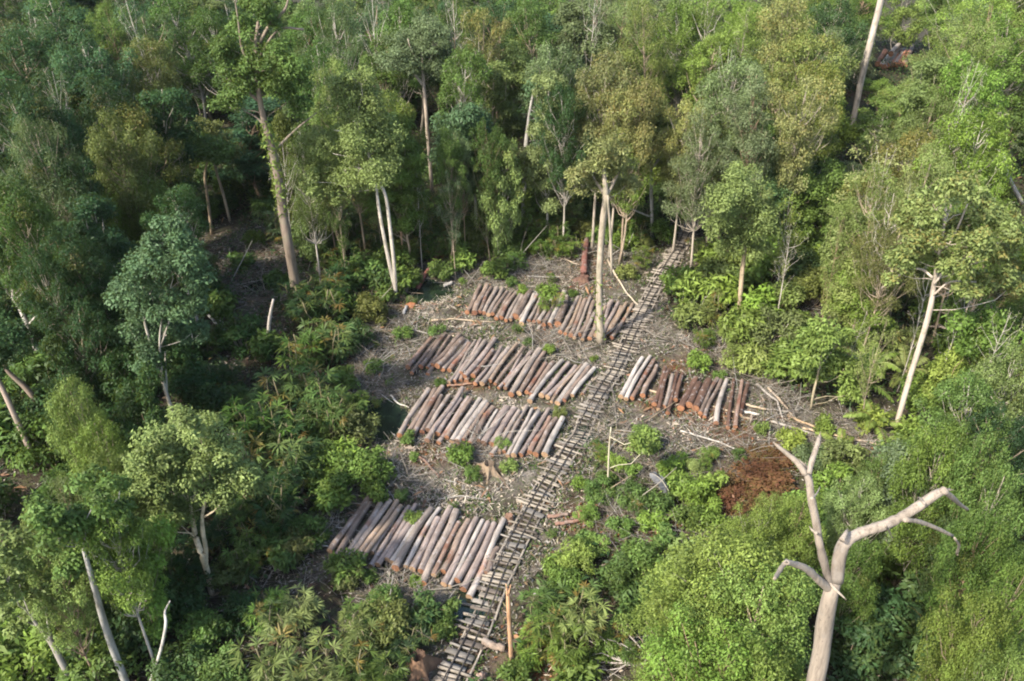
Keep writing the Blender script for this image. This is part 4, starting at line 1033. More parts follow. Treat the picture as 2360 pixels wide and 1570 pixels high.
# ---- mass of the forest: crown top pixel, half width px, kind, tone, height
MASS = [
 (30,60,80,'dense','dark',12),(110,25,80,'dense','dark',12),(180,70,70,'dense','blue',12),(250,-10,60,'feather','yel',13),(330,20,60,'open','grey',12),(400,-15,60,'dense','mid',12),(350,75,52,'rust','olive',11),(440,80,80,'dense','mid',13),(500,10,60,'dense','mid',12),
 (700,0,60,'dense','mid',12),(770,-15,62,'feather','grey',13),(730,90,60,'dense','mid',12),(800,140,62,'feather','light',12),(855,-10,55,'open','grey',12),(880,60,50,'dense','mid',11),(925,-10,55,'dense','mid',12),(1015,-15,50,'dense','dark',12),(1050,-20,40,'open','mid',13),(1100,25,42,'rust','rust',13),(1070,95,58,'dense','mid',12),(1160,-10,60,'dense','dark',12),(1120,130,50,'narrow','light',11),(1230,0,60,'dense','mid',12),(1275,90,55,'dense','grey',12),(1310,-10,55,'narrow','grey',12),
 (1375,-30,60,'open','grey',13),(1440,-20,62,'feather','grey',13),(1510,-10,55,'feather','light',13),(1390,120,70,'rust','rust',12),(1470,110,78,'rust','rust',13),(1550,130,70,'rust','rust',12),(1590,0,55,'dense','bright',12),(1660,-10,66,'feather','bright',12),(1650,70,60,'dense','bright',11),(1740,0,60,'feather','yel',12),(1690,120,75,'dense','grey',12),(1750,150,75,'feather','grey',12),(1830,-10,70,'rust','rust',13),(1880,70,70,'rust','light',12),(1860,170,60,'rust','rust',11),(1900,140,50,'rust','yel',11),(1915,-10,50,'dense','dark',12),
 (2130,-20,70,'open','grey',12),(2140,60,60,'feather','bright',12),(2210,20,80,'feather','light',13),(2290,-20,80,'feather','bright',13),(2350,20,70,'dense','bright',12),(2165,130,50,'narrow','light',11),(2240,130,70,'dense','bright',12),(2320,180,80,'feather','bright',12),(2270,250,80,'dense','bright',11),(2090,190,60,'dense','yel',7.5),(2150,200,60,'feather','light',10),(2040,250,46,'dense','mid',6),
 (20,180,80,'dense','dark',12),(100,160,75,'dense','dark',12),(170,150,65,'narrow','dark',12),(60,265,75,'feather','grey',12),(20,360,85,'dense','mid',12),(140,250,60,'dense','blue',11),(110,350,70,'dense','dark',11),(250,180,62,'dense','dark',12),(300,230,70,'rust','olive',11),(240,260,60,'dense','olive',11),(360,190,60,'narrow','dark',11),(430,220,66,'dense','mid',11),(480,250,50,'open','mid',10),
 (260,360,75,'round','yel',9),(320,420,70,'round','yel',8),(230,440,50,'round','bright',8),(390,420,60,'dense','dark',9),(180,440,60,'narrow','dark',10),(60,470,85,'dense','dark',11),(150,520,70,'dense','dark',10),(20,520,70,'dense','dark',10),(200,590,66,'dense','dark',9),(250,680,60,'low','dark',7),(170,700,66,'dense','dark',8),(110,760,60,'low','dark',7),
 (690,280,50,'feather','light',10),(730,200,50,'feather','light',11),(700,380,44,'low','light',7),(660,250,40,'low','olive',9),
 (900,200,52,'dense','yel',11),(930,260,46,'narrow','bright',10),(880,270,40,'low','mid',8),(1020,200,52,'dense','mid',11),(1010,290,44,'dense','grey',9),(1060,190,50,'dense','grey',11),(1130,230,46,'dense','mid',10),(1150,300,40,'low','light',8),(1320,280,50,'dense','dark',9),(1270,150,44,'narrow','light',11),(1310,180,48,'dense','dark',11),(1340,240,36,'low','dark',8),
 (1430,200,62,'rust','rust',11),(1400,270,50,'rust','light',10),(1450,290,50,'dense','bright',9),(1530,210,60,'rust','light',11),(1590,230,52,'rust','rust',10),(1640,240,60,'feather','grey',10),(1700,260,66,'feather','light',9),(1760,270,60,'low','mid',8),(1820,270,56,'low','mid',7),(1870,300,60,'low','dark',6),(1600,330,40,'low','light',6),(1790,390,56,'low','dark',6),(1850,380,60,'low','mid',6),(1930,390,56,'low','mid',6),
 (2030,310,70,'sparse','rust',9),(2100,300,76,'rust','olive',10),(2160,330,70,'feather','light',10),(2040,390,70,'feather','light',9),(2000,470,60,'low','light',7),(2290,330,80,'feather','bright',11),(2340,390,60,'dense','bright',10),(2080,450,60,'feather','olive',9),
 (2010,540,56,'low','light',6),(1990,620,50,'low','yel',5),(2300,720,70,'low','bright',6),(2240,760,56,'low','yel',5),(2330,800,70,'dense','light',8),(2270,850,78,'dense','mid',8),(2200,900,60,'low','mid',6),(2340,930,70,'dense','dark',8),(2180,980,80,'round','bright',7),(2280,990,80,'round','mid',8),(2100,1030,60,'low','grey',6),(2040,1050,60,'feather','mid',5),(2330,1080,70,'round','mid',8),(1990,1090,60,'round','light',5),
 (1800,1095,66,'round','yel',5.5),(1850,1140,60,'round','yel',5),(1760,1170,60,'round','yel',5),(2290,1180,70,'round','mid',7),(2230,1190,56,'round','dark',5),(2290,1380,80,'round','yel',7),(2350,1290,66,'round','bright',7),(2270,1490,56,'round','yel',6),(2340,1490,70,'round','yel',7),
 (1690,1240,150,'round','yel',7),(1620,1340,120,'round','yel',6),(1760,1330,130,'round','yel',7),(1680,1430,150,'round','bright',7),(1590,1480,90,'round','yel',5),(1790,1480,110,'round','yel',7),(1990,1240,60,'round','mid',5),
 (150,870,66,'round','light',8),(200,950,66,'round','yel',7),(240,1030,56,'round','light',7),(30,1030,85,'round','light',9),(120,1060,80,'round','grey',8),(220,1130,75,'dense','bright',8),(60,1130,80,'dense','light',9),(10,1200,80,'round','mid',9),(290,1200,60,'low','bright',6),(280,890,60,'low','dark',6),(330,930,56,'low','dark',6),(270,800,56,'low','dark',6),(60,900,50,'low','mid',6)]
CLEARP = CLEAR
MASS += [(860,330,24,'sparse','light',8),(955,330,24,'sparse','mid',8),(1040,380,24,'sparse','grey',7),(1130,370,24,'sparse','light',7),(1250,390,24,'sparse','mid',7),(1310,330,24,'sparse','light',8),(770,400,22,'sparse','light',7),(1460,430,22,'sparse','yel',6),(1560,400,22,'sparse','light',6),(400,330,26,'sparse','olive',8),(530,390,22,'sparse','mid',8),(1830,430,26,'sparse','yel',7),(1950,480,26,'sparse','light',7),(2000,700,26,'sparse','yel',5),(2060,720,26,'sparse','light',6),(2120,400,30,'sparse','rust',9),(2085,430,52,'bare','olive',9),(2030,520,46,'bare','olive',7),(2250,640,50,'bare','light',7),(2150,620,40,'bare','olive',7),(2320,700,44,'bare','light',7),(1830,520,40,'bare','olive',6),(480,470,36,'bare','olive',9),(640,300,36,'bare','olive',10),(860,-40,40,'bare','grey',14),(1045,-40,40,'bare','grey',14),(1105,70,36,'bare','grey',12),(1385,-60,45,'bare','grey',14.5),(300,-30,45,'bare','grey',13.5),(2245,110,40,'bare','light',12.5),(2110,-40,50,'bare','grey',14),(1700,90,40,'bare','grey',12.5),(730,130,36,'bare','grey',12),(2060,330,44,'bare','olive',10),(90,130,40,'bare','grey',12.5),]
def hides(bx, by, h, R, shrink=.8, poly=True):
    """does a plant of this size standing here cover the clearing or a kept trunk?"""
    bd = [proj((bx, by, h * f)) for f in (.25, .5, .75, 1.0)]
    m = FPX / bd[1][2]
    for (qx, qy, qz), k in zip(bd, (.6, .9, 1, .55)):
        w = R * m * k * shrink
        for dx in (-w, 0, w):
            if poly and inside(CLEARP, qx + dx, qy):
                # a plant standing inside the clearing outline is judged elsewhere
                return True
        for (kx, ky, kY, kr) in KEEP:
            if by < kY - .3 and abs(qx - kx) < w + kr * .6 and abs(qy - ky) < h * m * .16 + 8:
                return True
    return False

def near(bx, by, d):
    return any((x - bx) ** 2 + (y - by) ** 2 < d * d for (x, y, _, _) in PLACED)

for (a, b) in ((2030, 140), (2050, 118), (2070, 135), (2095, 115), (2090, 145), (2040, 150)):
    KEEP.append((a, b, 97.5, 26))
for (a, b) in ((560, 560), (600, 570), (640, 575), (560, 640), (620, 650), (590, 610), (600, 720), (630, 700), (520, 740)):
    KEEP.append((a, b, Yat(a, b) - .5, 16))
nskip = 0
for (px, py, w, kind, tone, h) in MASS:
    h = h * RNG.uniform(.95, 1.05)
    bx, by = from_top(px, py + 6, h)
    m = FPX / proj((bx, by, h * .7))[2]
    R = w / m * 1.05
    tries = 0
    while hides(bx, by, h, R, .75) and tries < 5:
        R *= .85; h *= .93; tries += 1
    if tries >= 5:
        nskip += 1
        continue
    plant(kind, tone, (bx, by), h, R)
print('mass skipped', nskip)

# fan palms seen in the photo
FANS = [(640,960,1),(700,830,1.05),(750,800,1),(600,1010,1),(680,1010,1.1),(740,930,1),(770,980,.9),(620,1090,1.1),(690,1090,1),(560,1170,1),(650,1180,1.05),(600,1230,.9),(740,720,1),(700,690,.9),(780,660,1),(820,620,.9),(860,560,1),(760,590,1),(800,540,.9),(720,540,1),(960,540,.9),(1010,510,1),(1060,540,.9),(1150,560,.9),(1180,530,1),(1240,530,.9),(1290,520,.9),(1130,500,1),(1050,480,.9),
        (680,1430,1.1),(620,1400,1),(850,1420,1),(830,1480,1.15),(870,1380,.6),(640,1560,1.2),(760,1570,1.2),(860,1580,1.2),(1260,1420,1.1),(1300,1390,1),(1330,1450,1.15),(1230,1480,.9),(1290,1490,1),(1440,1470,.8),(880,1560,.8),
        (1600,660,.9),(1640,710,.9),(1610,560,.8),(1590,450,.8),(1560,430,.8),(1680,750,.8),(1620,760,.7),(480,780,.9),(520,860,.9),(560,930,1),(490,1240,.9),(420,1300,.9),(380,1340,.9)]
FANS += [(840,580,1),(880,560,1),(930,590,.9),(950,560,1),(1000,560,.9),(1040,570,.9),(1090,520,1),(1110,560,.9),(1150,520,1),(1190,560,1),(1210,500,1),(1260,560,.9),(1280,540,1),(1310,560,.8),(1340,470,1),(1370,500,.9),(1420,520,.9),(1450,500,.9),(1480,530,.8),(1000,460,1.1),(1080,440,1.1),(1150,450,1.1),(1240,470,1.1),(1300,450,1),(930,500,1.1),(870,500,1.1),(800,480,1.1),(760,500,1),(720,470,1),(960,480,1.1)]
tp_f = np.array([trk(k) for k in np.arange(0, TL, .3)])
for (a, b) in ((1530, 635), (1545, 610), (1568, 575), (1580, 545), (1592, 520), (1630, 430), (1645, 405), (1655, 388)):
    KEEP.append((a, b, Yat(a, b) - .4, 14))
for k in np.arange(0, TL, 1.2):
    PLACED.append((trk(k)[0], trk(k)[1], 0, 0))
FANS += [(870,520,1.5),(930,540,1.4),(980,530,1.4),(1030,500,1.5),(1070,540,1.3),(1120,510,1.5),(1160,545,1.3),(1200,490,1.5),(1240,520,1.4),(1280,500,1.4),(1320,500,1.2),(1350,440,1.4),(1420,470,1.3),(1470,500,1.1),(820,540,1.5),(770,540,1.5),(900,460,1.5),(1060,450,1.4),(1180,440,1.4),(1280,430,1.4)]
FT = ['mid', 'bright', 'dark', 'mid', 'mid', 'light']
for (px, py, s_) in FANS:
    b = G0(px, min(py + 40, 1660))
    if py > 1280:
        s_ *= .84
    if 560 < px < 830 and 560 < py < 1200:
        s_ *= 1.32
    if np.any((tp_f[:, 0] - b[0]) ** 2 + (tp_f[:, 1] - b[1]) ** 2 < 1.4):
        continue
    t = ('light', 'bright', 'mid')[RNG.integers(3)] if s_ > 1.15 and py < 560 else FT[RNG.integers(6)] if px > 560 else ['mid', 'dark'][RNG.integers(2)]
    plant('fan', t, b, 2.3 * s_ * RNG.uniform(.9, 1.15), 1.2 * s_ * RNG.uniform(.9, 1.1))
for (px, py, s_, t) in [(1960,850,1,'bright'),(2000,820,1,'bright'),(2010,950,.9,'yel'),(2080,830,.9,'light'),(2150,1470,1,'dark'),(2060,1520,1,'dark'),(2220,1450,.9,'mid'),(1930,1000,.7,'yel'),(2230,1330,.9,'yel')]:
    plant('frond', t, G0(px, py + 50), 2.2 * s_, 2.0 * s_)
# shrubs at the clearing edges, right of the track and in the cut area
SHR = [(1560,660,.9,'broad','bright'),(1600,690,1,'broad','yel'),(1640,640,1,'broad','light'),(1580,730,.8,'broad','light'),(1660,690,1,'broad','bright'),(1700,770,1,'broad','yel'),(1740,720,1,'broad','bright'),(1760,640,1.1,'broad','mid'),(1800,700,1,'shrub','light'),(1780,780,1,'shrub','grey'),(1640,600,1,'broad','yel'),(1600,540,.9,'broad','yel'),(1800,600,1.1,'shrub','mid'),(1850,560,1.1,'broad','mid'),(1840,640,1,'shrub','dark'),(1870,680,1,'shrub','olive'),(1730,840,.8,'broad','light'),(1610,830,.5,'broad','bright'),(1690,820,.6,'shrub','light'),
       (1400,1100,.6,'broad','mid'),(1350,1180,.6,'shrub','bright'),(1430,1210,.7,'broad','mid'),(1540,1090,.8,'shrub','bright'),(1580,1190,.8,'broad','mid'),(1390,1040,.5,'fan','bright'),(1470,1170,.8,'fan','mid'),(1620,1060,.5,'fan','bright'),(1530,1240,.7,'broad','mid'),(1280,1300,.6,'broad','bright'),(1300,1350,.8,'shrub','mid'),(10,900,1.2,'shrub','dark'),(60,860,1.2,'broad','dark'),(120,920,1.2,'shrub','mid'),(20,960,1.1,'broad','dark'),(80,990,1.1,'shrub','dark'),(130,850,1.1,'broad','dark'),(0,820,1.2,'shrub','dark'),(30,1030,1.1,'broad','mid'),(110,1060,1.1,'shrub','mid'),(150,970,1,'broad','dark'),(20,1480,1.1,'broad','mid'),(60,1540,1,'shrub','bright'),(10,1400,1.1,'shrub','bright'),(230,1560,1,'shrub','mid'),(130,1500,1,'broad','bright'),(270,1480,1,'shrub','dark'),(80,1450,1,'broad','mid'),(180,1440,1,'broad','mid'),(1480,1020,.9,'shrub','yel'),(1460,1080,.5,'broad','bright'),(1560,1060,.6,'broad','bright'),(1600,1070,.5,'shrub','light'),(1420,1060,.6,'broad','bright'),(1380,1130,.7,'shrub','mid'),(1450,1150,.8,'shrub','mid'),(1510,1160,.8,'broad','mid'),(1560,1130,.9,'broad','bright'),(1610,1150,.9,'shrub','bright'),(1640,1120,.8,'broad','yel'),(1340,1110,.5,'broad','bright'),(1500,1200,.7,'broad','bright'),(1640,1190,.8,'broad','bright'),(1370,1250,.6,'shrub','yel'),(1330,1290,.8,'shrub','yel'),(1340,1240,.5,'broad','mid'),(1420,1330,.9,'shrub','mid'),(1480,1300,.9,'shrub','mid'),(1450,1390,.9,'broad','mid'),(1520,1350,1,'shrub','mid'),(1540,1420,.9,'shrub','dark'),(1390,1490,.6,'broad','bright'),(1310,1560,.7,'broad','mid'),(1190,1545,.5,'broad','mid'),
       (1060,1045,.55,'broad','bright'),(1160,1015,.3,'broad','yel'),(1170,1065,.3,'broad','yel'),(1270,700,.6,'fan','bright'),(1205,660,.4,'broad','bright'),(1260,665,.5,'broad','bright'),(1140,620,.7,'broad','yel'),(1070,600,.8,'broad','bright'),(1190,600,.6,'shrub','mid'),(1020,620,.6,'broad','mid'),(850,640,.9,'broad','mid'),(900,610,.9,'broad','bright'),(880,650,.8,'broad','dark'),(1010,760,.4,'broad','mid'),(930,760,.4,'broad','mid'),(860,840,.4,'broad','mid'),(850,1090,.8,'shrub','bright'),(860,1130,.5,'broad','bright'),(770,1110,.8,'shrub','mid'),(950,1180,.3,'broad','yel'),(980,1410,.6,'broad','dark'),(1040,1400,.4,'broad','mid'),(1020,1440,.4,'broad','mid'),(1440,560,.7,'broad','bright'),(1480,600,.6,'fan','bright'),(1440,620,.5,'broad','light'),(1520,690,.4,'broad','yel'),(590,550,.6,'broad','yel'),(640,640,.6,'broad','mid'),(560,600,.7,'broad','mid'),(610,800,.8,'broad','mid'),(560,780,.9,'shrub','dark'),(500,960,1,'shrub','dark'),(450,900,1,'shrub','dark'),(400,850,1,'shrub','dark'),(580,1300,.7,'fan','yel'),(640,1290,.6,'broad','mid'),(530,1330,.6,'shrub','olive'),(560,1430,.6,'shrub','dark'),(480,1470,.7,'shrub','mid'),(430,1400,.9,'shrub','dark'),(520,1560,.7,'shrub','mid'),(420,1560,.8,'shrub','dark'),(340,1450,1,'shrub','dark'),
       (1820,1010,.5,'broad','yel'),(1750,975,.35,'broad','yel'),(1860,1060,.7,'shrub','grey'),(1930,1070,.8,'shrub','light'),(2090,1000,.7,'broad','yel'),(2000,970,.7,'broad','yel'),(1900,980,.5,'broad','yel'),(2120,930,.9,'shrub','bright'),(2160,880,.9,'broad','yel'),(2100,1100,1.1,'shrub','mid'),(2160,1150,1.1,'shrub','mid'),(2060,1170,1.1,'shrub','dark'),(2000,1180,1,'shrub','mid'),(1920,1150,.9,'shrub','bright'),(2250,1250,1.1,'shrub','yel'),(2300,1310,1,'broad','yel'),(2200,1330,.9,'broad','mid'),(2050,1330,.9,'broad','mid'),(1990,1430,1,'shrub','dark'),(2080,1420,.9,'broad','dark'),(2150,1400,.8,'broad','mid'),(2120,1560,1,'broad','dark'),(1980,1540,1,'shrub','dark'),(2200,1560,1,'broad','mid')]
for (px, py, s_, kind, t) in SHR:
    b = G0(px, min(py + 22, 1680))
    v = VAR[kind][0]
    if 1300 < px < 1660 and 1000 < py < 1260:
        s_ *= .66
    elif 1240 < px < 1560 and 1260 < py < 1520:
        s_ *= .72
    if np.any((tp_f[:, 0] - b[0]) ** 2 + (tp_f[:, 1] - b[1]) ** 2 < .8):
        continue
    plant(kind, t, b, v[2] * s_ * RNG.uniform(.9, 1.1), v[3] * s_ * RNG.uniform(.9, 1.1))
# fill: small trees under and between the canopy
def zone(px, py):
    """forest side seen at this pixel -> tones and kinds"""
    if px < 620:
        return (['dark', 'dark', 'mid', 'blue', 'olive'], ['low', 'low', 'dense', 'narrow', 'sparse'])
    if px < 1300:
        return (['mid', 'mid', 'grey', 'light', 'dark', 'blue'], ['low', 'dense', 'narrow', 'feather', 'low'])
    return (['light', 'bright', 'yel', 'mid', 'grey', 'olive'], ['low', 'low', 'feather', 'dense', 'sparse'])

def dist_clear(x, y):
    return np.min(np.hypot(CLEARG[:, 0] - x, CLEARG[:, 1] - y))

fill = 0
GAPG = np.array([G0(*p) for p in [(1940, 1230), (2210, 1240), (2230, 1500), (1960, 1520)]])
rf = np.random.default_rng(99)
for _ in range(5200):
    Yb = math.sqrt(rf.uniform(15 ** 2, 98 ** 2))
    Xb = rf.uniform(-.66, .66) * (Yb * CP + H * SP)
    if inside(CLEARG, Xb, Yb) or inside(OLDCUT, Xb, Yb) or inside(GAPG, Xb, Yb) or near(Xb, Yb, 2.6 if Yb < 45 else 3.3):
        continue
    q = proj((Xb, Yb, 4))
    if q[0] < -160 or q[0] > 2520 or q[1] > 1800:
        continue
    tones, kinds = zone(q[0], q[1])
    kind = kinds[rf.integers(len(kinds))]
    h = rf.uniform(7, 10.5) if Yb > 62 else rf.uniform(4, 7.5)
    if kind == 'low': h = min(h, 7.5)
    if Yb < 34: h = rf.uniform(2.5, 4.5)
    R = h * rf.uniform(.2, .29)
    ok = False
    for k in range(5):
        if not hides(Xb, Yb, h, R, .95):
            ok = True
            break
        h *= .8; R *= .88
    if not ok or h < 1.8:
        continue
    plant(kind, tones[rf.integers(len(tones))], (Xb, Yb), h, R, rf)
    fill += 1
    if fill >= 335:
        break
print('fill trees', fill)

# scrub creeping in along the left and far edges of the clearing
rc_ = np.random.default_rng(77)
ne = 0
for i in range(len(CLEARG)):
    p, q = CLEARG[i], CLEARG[(i + 1) % len(CLEARG)]
    a, b = CLEAR[i], CLEAR[(i + 1) % len(CLEAR)]
    if not ((a[0] < 935 and b[0] < 935) or (a[1] < 660 and b[1] < 660)):
        continue
    for t in np.arange(0, 1, .8 / max(.8, np.linalg.norm(q - p))):
        e = p + (q - p) * t + rc_.normal(0, .55, 2)
        if rc_.random() < .35 or np.any((tp_f[:, 0] - e[0]) ** 2 + (tp_f[:, 1] - e[1]) ** 2 < 1.4):
            continue
        kd = ('broad', 'shrub', 'fan', 'shrub')[rc_.integers(4)]
        s_ = rc_.uniform(.4, .85)
        plant(kd, ('mid', 'dark', 'mid', 'bright', 'olive')[rc_.integers(5)], e, VAR[kd][0][2] * s_, VAR[kd][0][3] * s_, rc_)
        ne += 1
# more shrubs on the forest floor
cnt = 0
for _ in range(4000):
    Yb = math.sqrt(rf.uniform(15 ** 2, 62 ** 2)); Xb = rf.uniform(-.62, .62) * (Yb * CP + H * SP)
    if inside(CLEARG, Xb, Yb) or near(Xb, Yb, 1.35):
        continue
    q = proj((Xb, Yb, 1))
    if not (-60 < q[0] < 2420 and q[1] < 1640):
        continue
    kind = ('shrub', 'broad', 'fan', 'shrub')[rf.integers(4)]
    s_ = rf.uniform(.7, 1.15)
    v = VAR[kind][0]
    if hides(Xb, Yb, v[2] * s_, v[3] * s_ * .8, .8):
        continue
    plant(kind, zone(q[0], q[1])[0][rf.integers(4)], (Xb, Yb), v[2] * s_, v[3] * s_, rf)
    cnt += 1
    if cnt >= 170:
        break
print('floor shrubs', cnt)

# unique labels: look, then place in the photo, then order from the left
def place_words(px, py):
    r = 'top' if py < 190 else 'upper' if py < 430 else 'middle' if py < 760 else 'lower' if py < 1100 else 'bottom'
    c = 'far left' if px < 260 else 'left' if px < 640 else 'centre left' if px < 950 else 'centre' if px < 1350 else 'centre right' if px < 1700 else 'right' if px < 2050 else 'far right'
    return '%s %s of photo' % (r, c)
buckets = {}
for (root, look, px, py) in PENDING:
    buckets.setdefault((look, place_words(px, py)), []).append((px, root))
for (look, pl), v in buckets.items():
    v.sort(key=lambda q: q[0])
    for i, (_, root) in enumerate(v):
        root['label'] = ('%s, %s' % (look, pl)) if len(v) == 1 else '%s, %s, %s from left' % (look, pl, ORD[min(i + 1, 38)])

# sprouts coming up between the rows
LOGSEG = np.array([(o.matrix_basis.translation.x, o.matrix_basis.translation.y) for o in COL.objects if o.name.split('.')[0] == 'log'])
PENDING.clear()
ns = 0
for _ in range(900):
    px, py = rf.uniform(830, 1700), rf.uniform(590, 1500)
    if not inside(CLEAR, px, py):
        continue
    x, y = G0(px, py)
    if np.min(np.hypot((LOGSEG[:, 0] - x), (LOGSEG[:, 1] - y) * .45)) < .75 or np.any((tp_f[:, 0] - x) ** 2 + (tp_f[:, 1] - y) ** 2 < .7) or near(x, y, .7):
        continue
    s_ = rf.uniform(.16, .34)
    kd = ('broad', 'shrub', 'broad', 'fan')[rf.integers(4)]
    r_ = plant(kd, ('mid', 'mid', 'bright', 'olive')[rf.integers(4)], (x, y), VAR[kd][0][2] * s_, VAR[kd][0][3] * s_, rf)
    r_.name = 'sprout'
    r_['group'] = 'green sprouts on the cut ground'
    r_['category'] = 'sprout'
    r_['label'] = 'small green sprout growing among the debris of the cut ground'
    ns += 1
    if ns >= 36:
        break

# ------------------------------------------------------------------ fallen timber
def pole(name, label, pts, w, colr, mat=DEADBARK, cat='pole', group=None, lift=.08, sd=0, forks=(), rel=None):
    rng = np.random.default_rng(500 + sd)
    P = []
    for i, p in enumerate(pts):
        dz = lift if len(p) < 3 else p[2]
        P.append(G(p[0], p[1], dz))
    P = np.array(P)
    t = np.linspace(0, 1, len(P)); q = np.linspace(0, 1, 9)
    S = np.stack([np.interp(q, t, P[:, j]) for j in range(3)], 1)
    S[1:-1] += rng.normal(0, .02, (7, 3))
    r = .38 * w * proj(P[0])[2] / FPX
    g = Geo()
    tube(g, S, np.linspace(r, r * (rel or .6), 9), 8, (1, 1, 1), rng, .05)
    org = S[4].copy()
    for (f, px, py, dz, ww) in forks:
        a = S[int(f * 8)]; b = G(px, py, dz)
        tube(g, limb_path(rng, a, b, 0, 6), np.linspace(.5 * ww * proj(a)[2] / FPX, .01, 6), 6, (1, 1, 1), cap=False)
    o = obj(name, g.mesh(name, mat, True, org), None, org, colr)
    tag(o, label, cat, group)
    return o

TANP, GREYP, REDP, WHP = (.36, .28, .19), (.31, .28, .245), (.16, .07, .05), (.45, .42, .37)
PG = 'poles and fallen trunks lying in the cut area'
POLES = [
 ('long tan pole lying between the rear row and second row', [(990, 742), (1040, 738), (1140, 741)], 7, TANP, .7),
 ('dark red fallen trunk slanting towards the small pool', [(962, 655, .25), (1000, 600, .3), (1018, 578, .3)], 15, (.17, .06, .045), .9),
 ('dark red fallen trunk lying behind the slanting red one', [(1016, 590, .3), (1022, 560, .3), (1028, 530, .3)], 14, (.15, .06, .045), .9),
 ('dark red fallen trunk leading away behind the red root mass', [(1345, 625, .4), (1350, 560, .4), (1356, 500, .4)], 20, (.16, .065, .05), .8),
 ('white bare pole lying below the short log row', [(1568, 993, .1), (1640, 1013, .2), (1716, 1038, .1)], 6, WHP, .6),
 ('tan pole end jutting from under the short log row', [(1700, 925, .15), (1765, 945, .15)], 8, TANP, .8),
 ('second tan pole jutting from under the short log row', [(1705, 946, .12), (1750, 955, .12)], 9, WHP, .8),
 ('thin tan pole jutting lowest under the short log row', [(1700, 960, .1), (1745, 965, .1)], 5, TANP, .8),
 ('long tan skid pole under the short log row', [(1490, 895, .08), (1600, 925, .08), (1700, 950, .08)], 7, TANP, .9),
 ('grey pole slanting down right of the short log row', [(1744, 884, .2), (1790, 925, .2), (1805, 968, .1)], 7, GREYP, .7),
 ('brown pole slanting down beside the grey pole', [(1770, 893, .3), (1800, 925, .2), (1828, 955, .1)], 7, (.36, .28, .2), .8),
 ('long orange-tan pole leading right across the debris', [(1815, 955, .2), (1880, 985, .2), (1960, 1008, .1)], 8, (.44, .3, .17), .7),
 ('long grey pole running right below the orange-tan pole', [(1780, 970, .15), (1880, 1000, .15), (2000, 1028, .1)], 8, GREYP, .6),
 ('tan pole lying near the foot of the wide crowned tree', [(1850, 985, .3), (1960, 1010, .3), (2070, 1030, .2)], 7, (.45, .34, .22), .6),
 ('thin pole lying crosswise in the debris right of the logs', [(1735, 938, .1), (1850, 948, .2)], 4, GREYP, .6),
 ('tan fallen log under leaves beyond the red bark patch', [(1470, 1205, .25), (1530, 1192, .3), (1592, 1182, .3)], 15, (.45, .35, .25), .8),
 ('red-brown split log lying beside the track', [(1262, 1190, .2), (1310, 1185, .2)], 12, (.2, .12, .085), .9),
 ('second red-brown split log beside the track below the first', [(1280, 1207, .2), (1345, 1200, .2)], 12, (.19, .105, .075), .9),
 ('grey stick lying across the debris above the bushy tree', [(1540, 1252, .1), (1588, 1282, .1)], 5, GREYP, .6),
 ('pale stick lying left of the nearest log row', [(715, 1250, .1), (757, 1256, .1)], 6, WHP, .7),
 ('grey split pole lying in the shade left of the giant trunk', [(472, 718, .5), (522, 768, .3)], 9, (.5, .48, .44), .8),
 ('second grey split pole beside its twin left of the giant trunk', [(484, 714, .5), (515, 742, .4)], 5, (.5, .48, .44), .8),
 ('pale branch lying behind the rear row', [(1238, 572, .3), (1290, 592, .3), (1335, 608, .2)], 6, (.45, .36, .26), .5),
 ('pale branch crossing behind the rear row', [(1400, 600, .3), (1440, 670, .2), (1470, 700, .2)], 6, (.46, .38, .28), .5),
 ('bare grey branch lying by the pool at left', [(900, 906, .1), (915, 922, .1), (942, 934, .1)], 6, WHP, .6),
 ('red-brown bark strip lying below the third row', [(955, 1040, .1), (985, 1065, .1), (1012, 1098, .1)], 9, (.15, .09, .065), .6),
 ('red-brown bark strip lying between second and third rows', [(1030, 892, .1), (1090, 886, .1)], 8, (.25, .135, .08), .7),
 ('thin dead stick leaning in the debris at lower left', [(700, 1010, .6), (750, 985, .9), (780, 972, 1.0)], 4, (.42, .3, .22), .5),
 ('grey log end lying at the left of the red scrap by the pool', [(930, 722, .15), (938, 708, .15)], 10, (.27, .27, .27), .9),
 ('whitish short log end lying behind the left end of the rear row', [(1022, 652, .2), (1043, 650, .2)], 10, (.3, .28, .26), .95),
 ('split orange-grey block lying right of the track near the pole', [(1113, 1476, .3), (1138, 1486, .3), (1163, 1494, .3)], 24, (.2, .15, .115), .95),
 ('short brown slab lying at the bottom edge right of the track', [(1100, 1560, .1), (1118, 1555, .1)], 22, (.3, .2, .15), .9)]
for i, (lab, pts, w, c, rel) in enumerate(POLES):
    pole('fallen_pole', lab, pts, w, c, DEADBARK, 'fallen pole', PG, .1, i, (), rel)
pole('fallen_branch', 'large fallen branch with pale bare forks behind the wide crowned tree', [(2345, 815, .8), (2270, 790, .8), (2210, 775, .9), (2160, 745, .8)], 16, (.42, .34, .26), DEADBARK, 'branch', None, .5, 61, [(.5, 2240, 690, 1.6, 8), (.6, 2200, 690, 1.4, 7), (.75, 2130, 700, 1.2, 6), (.9, 2110, 735, .8, 5), (.4, 2300, 700, 1.6, 7), (.85, 2250, 660, 1.8, 5), (.95, 2190, 640, 1.8, 4)], .5)
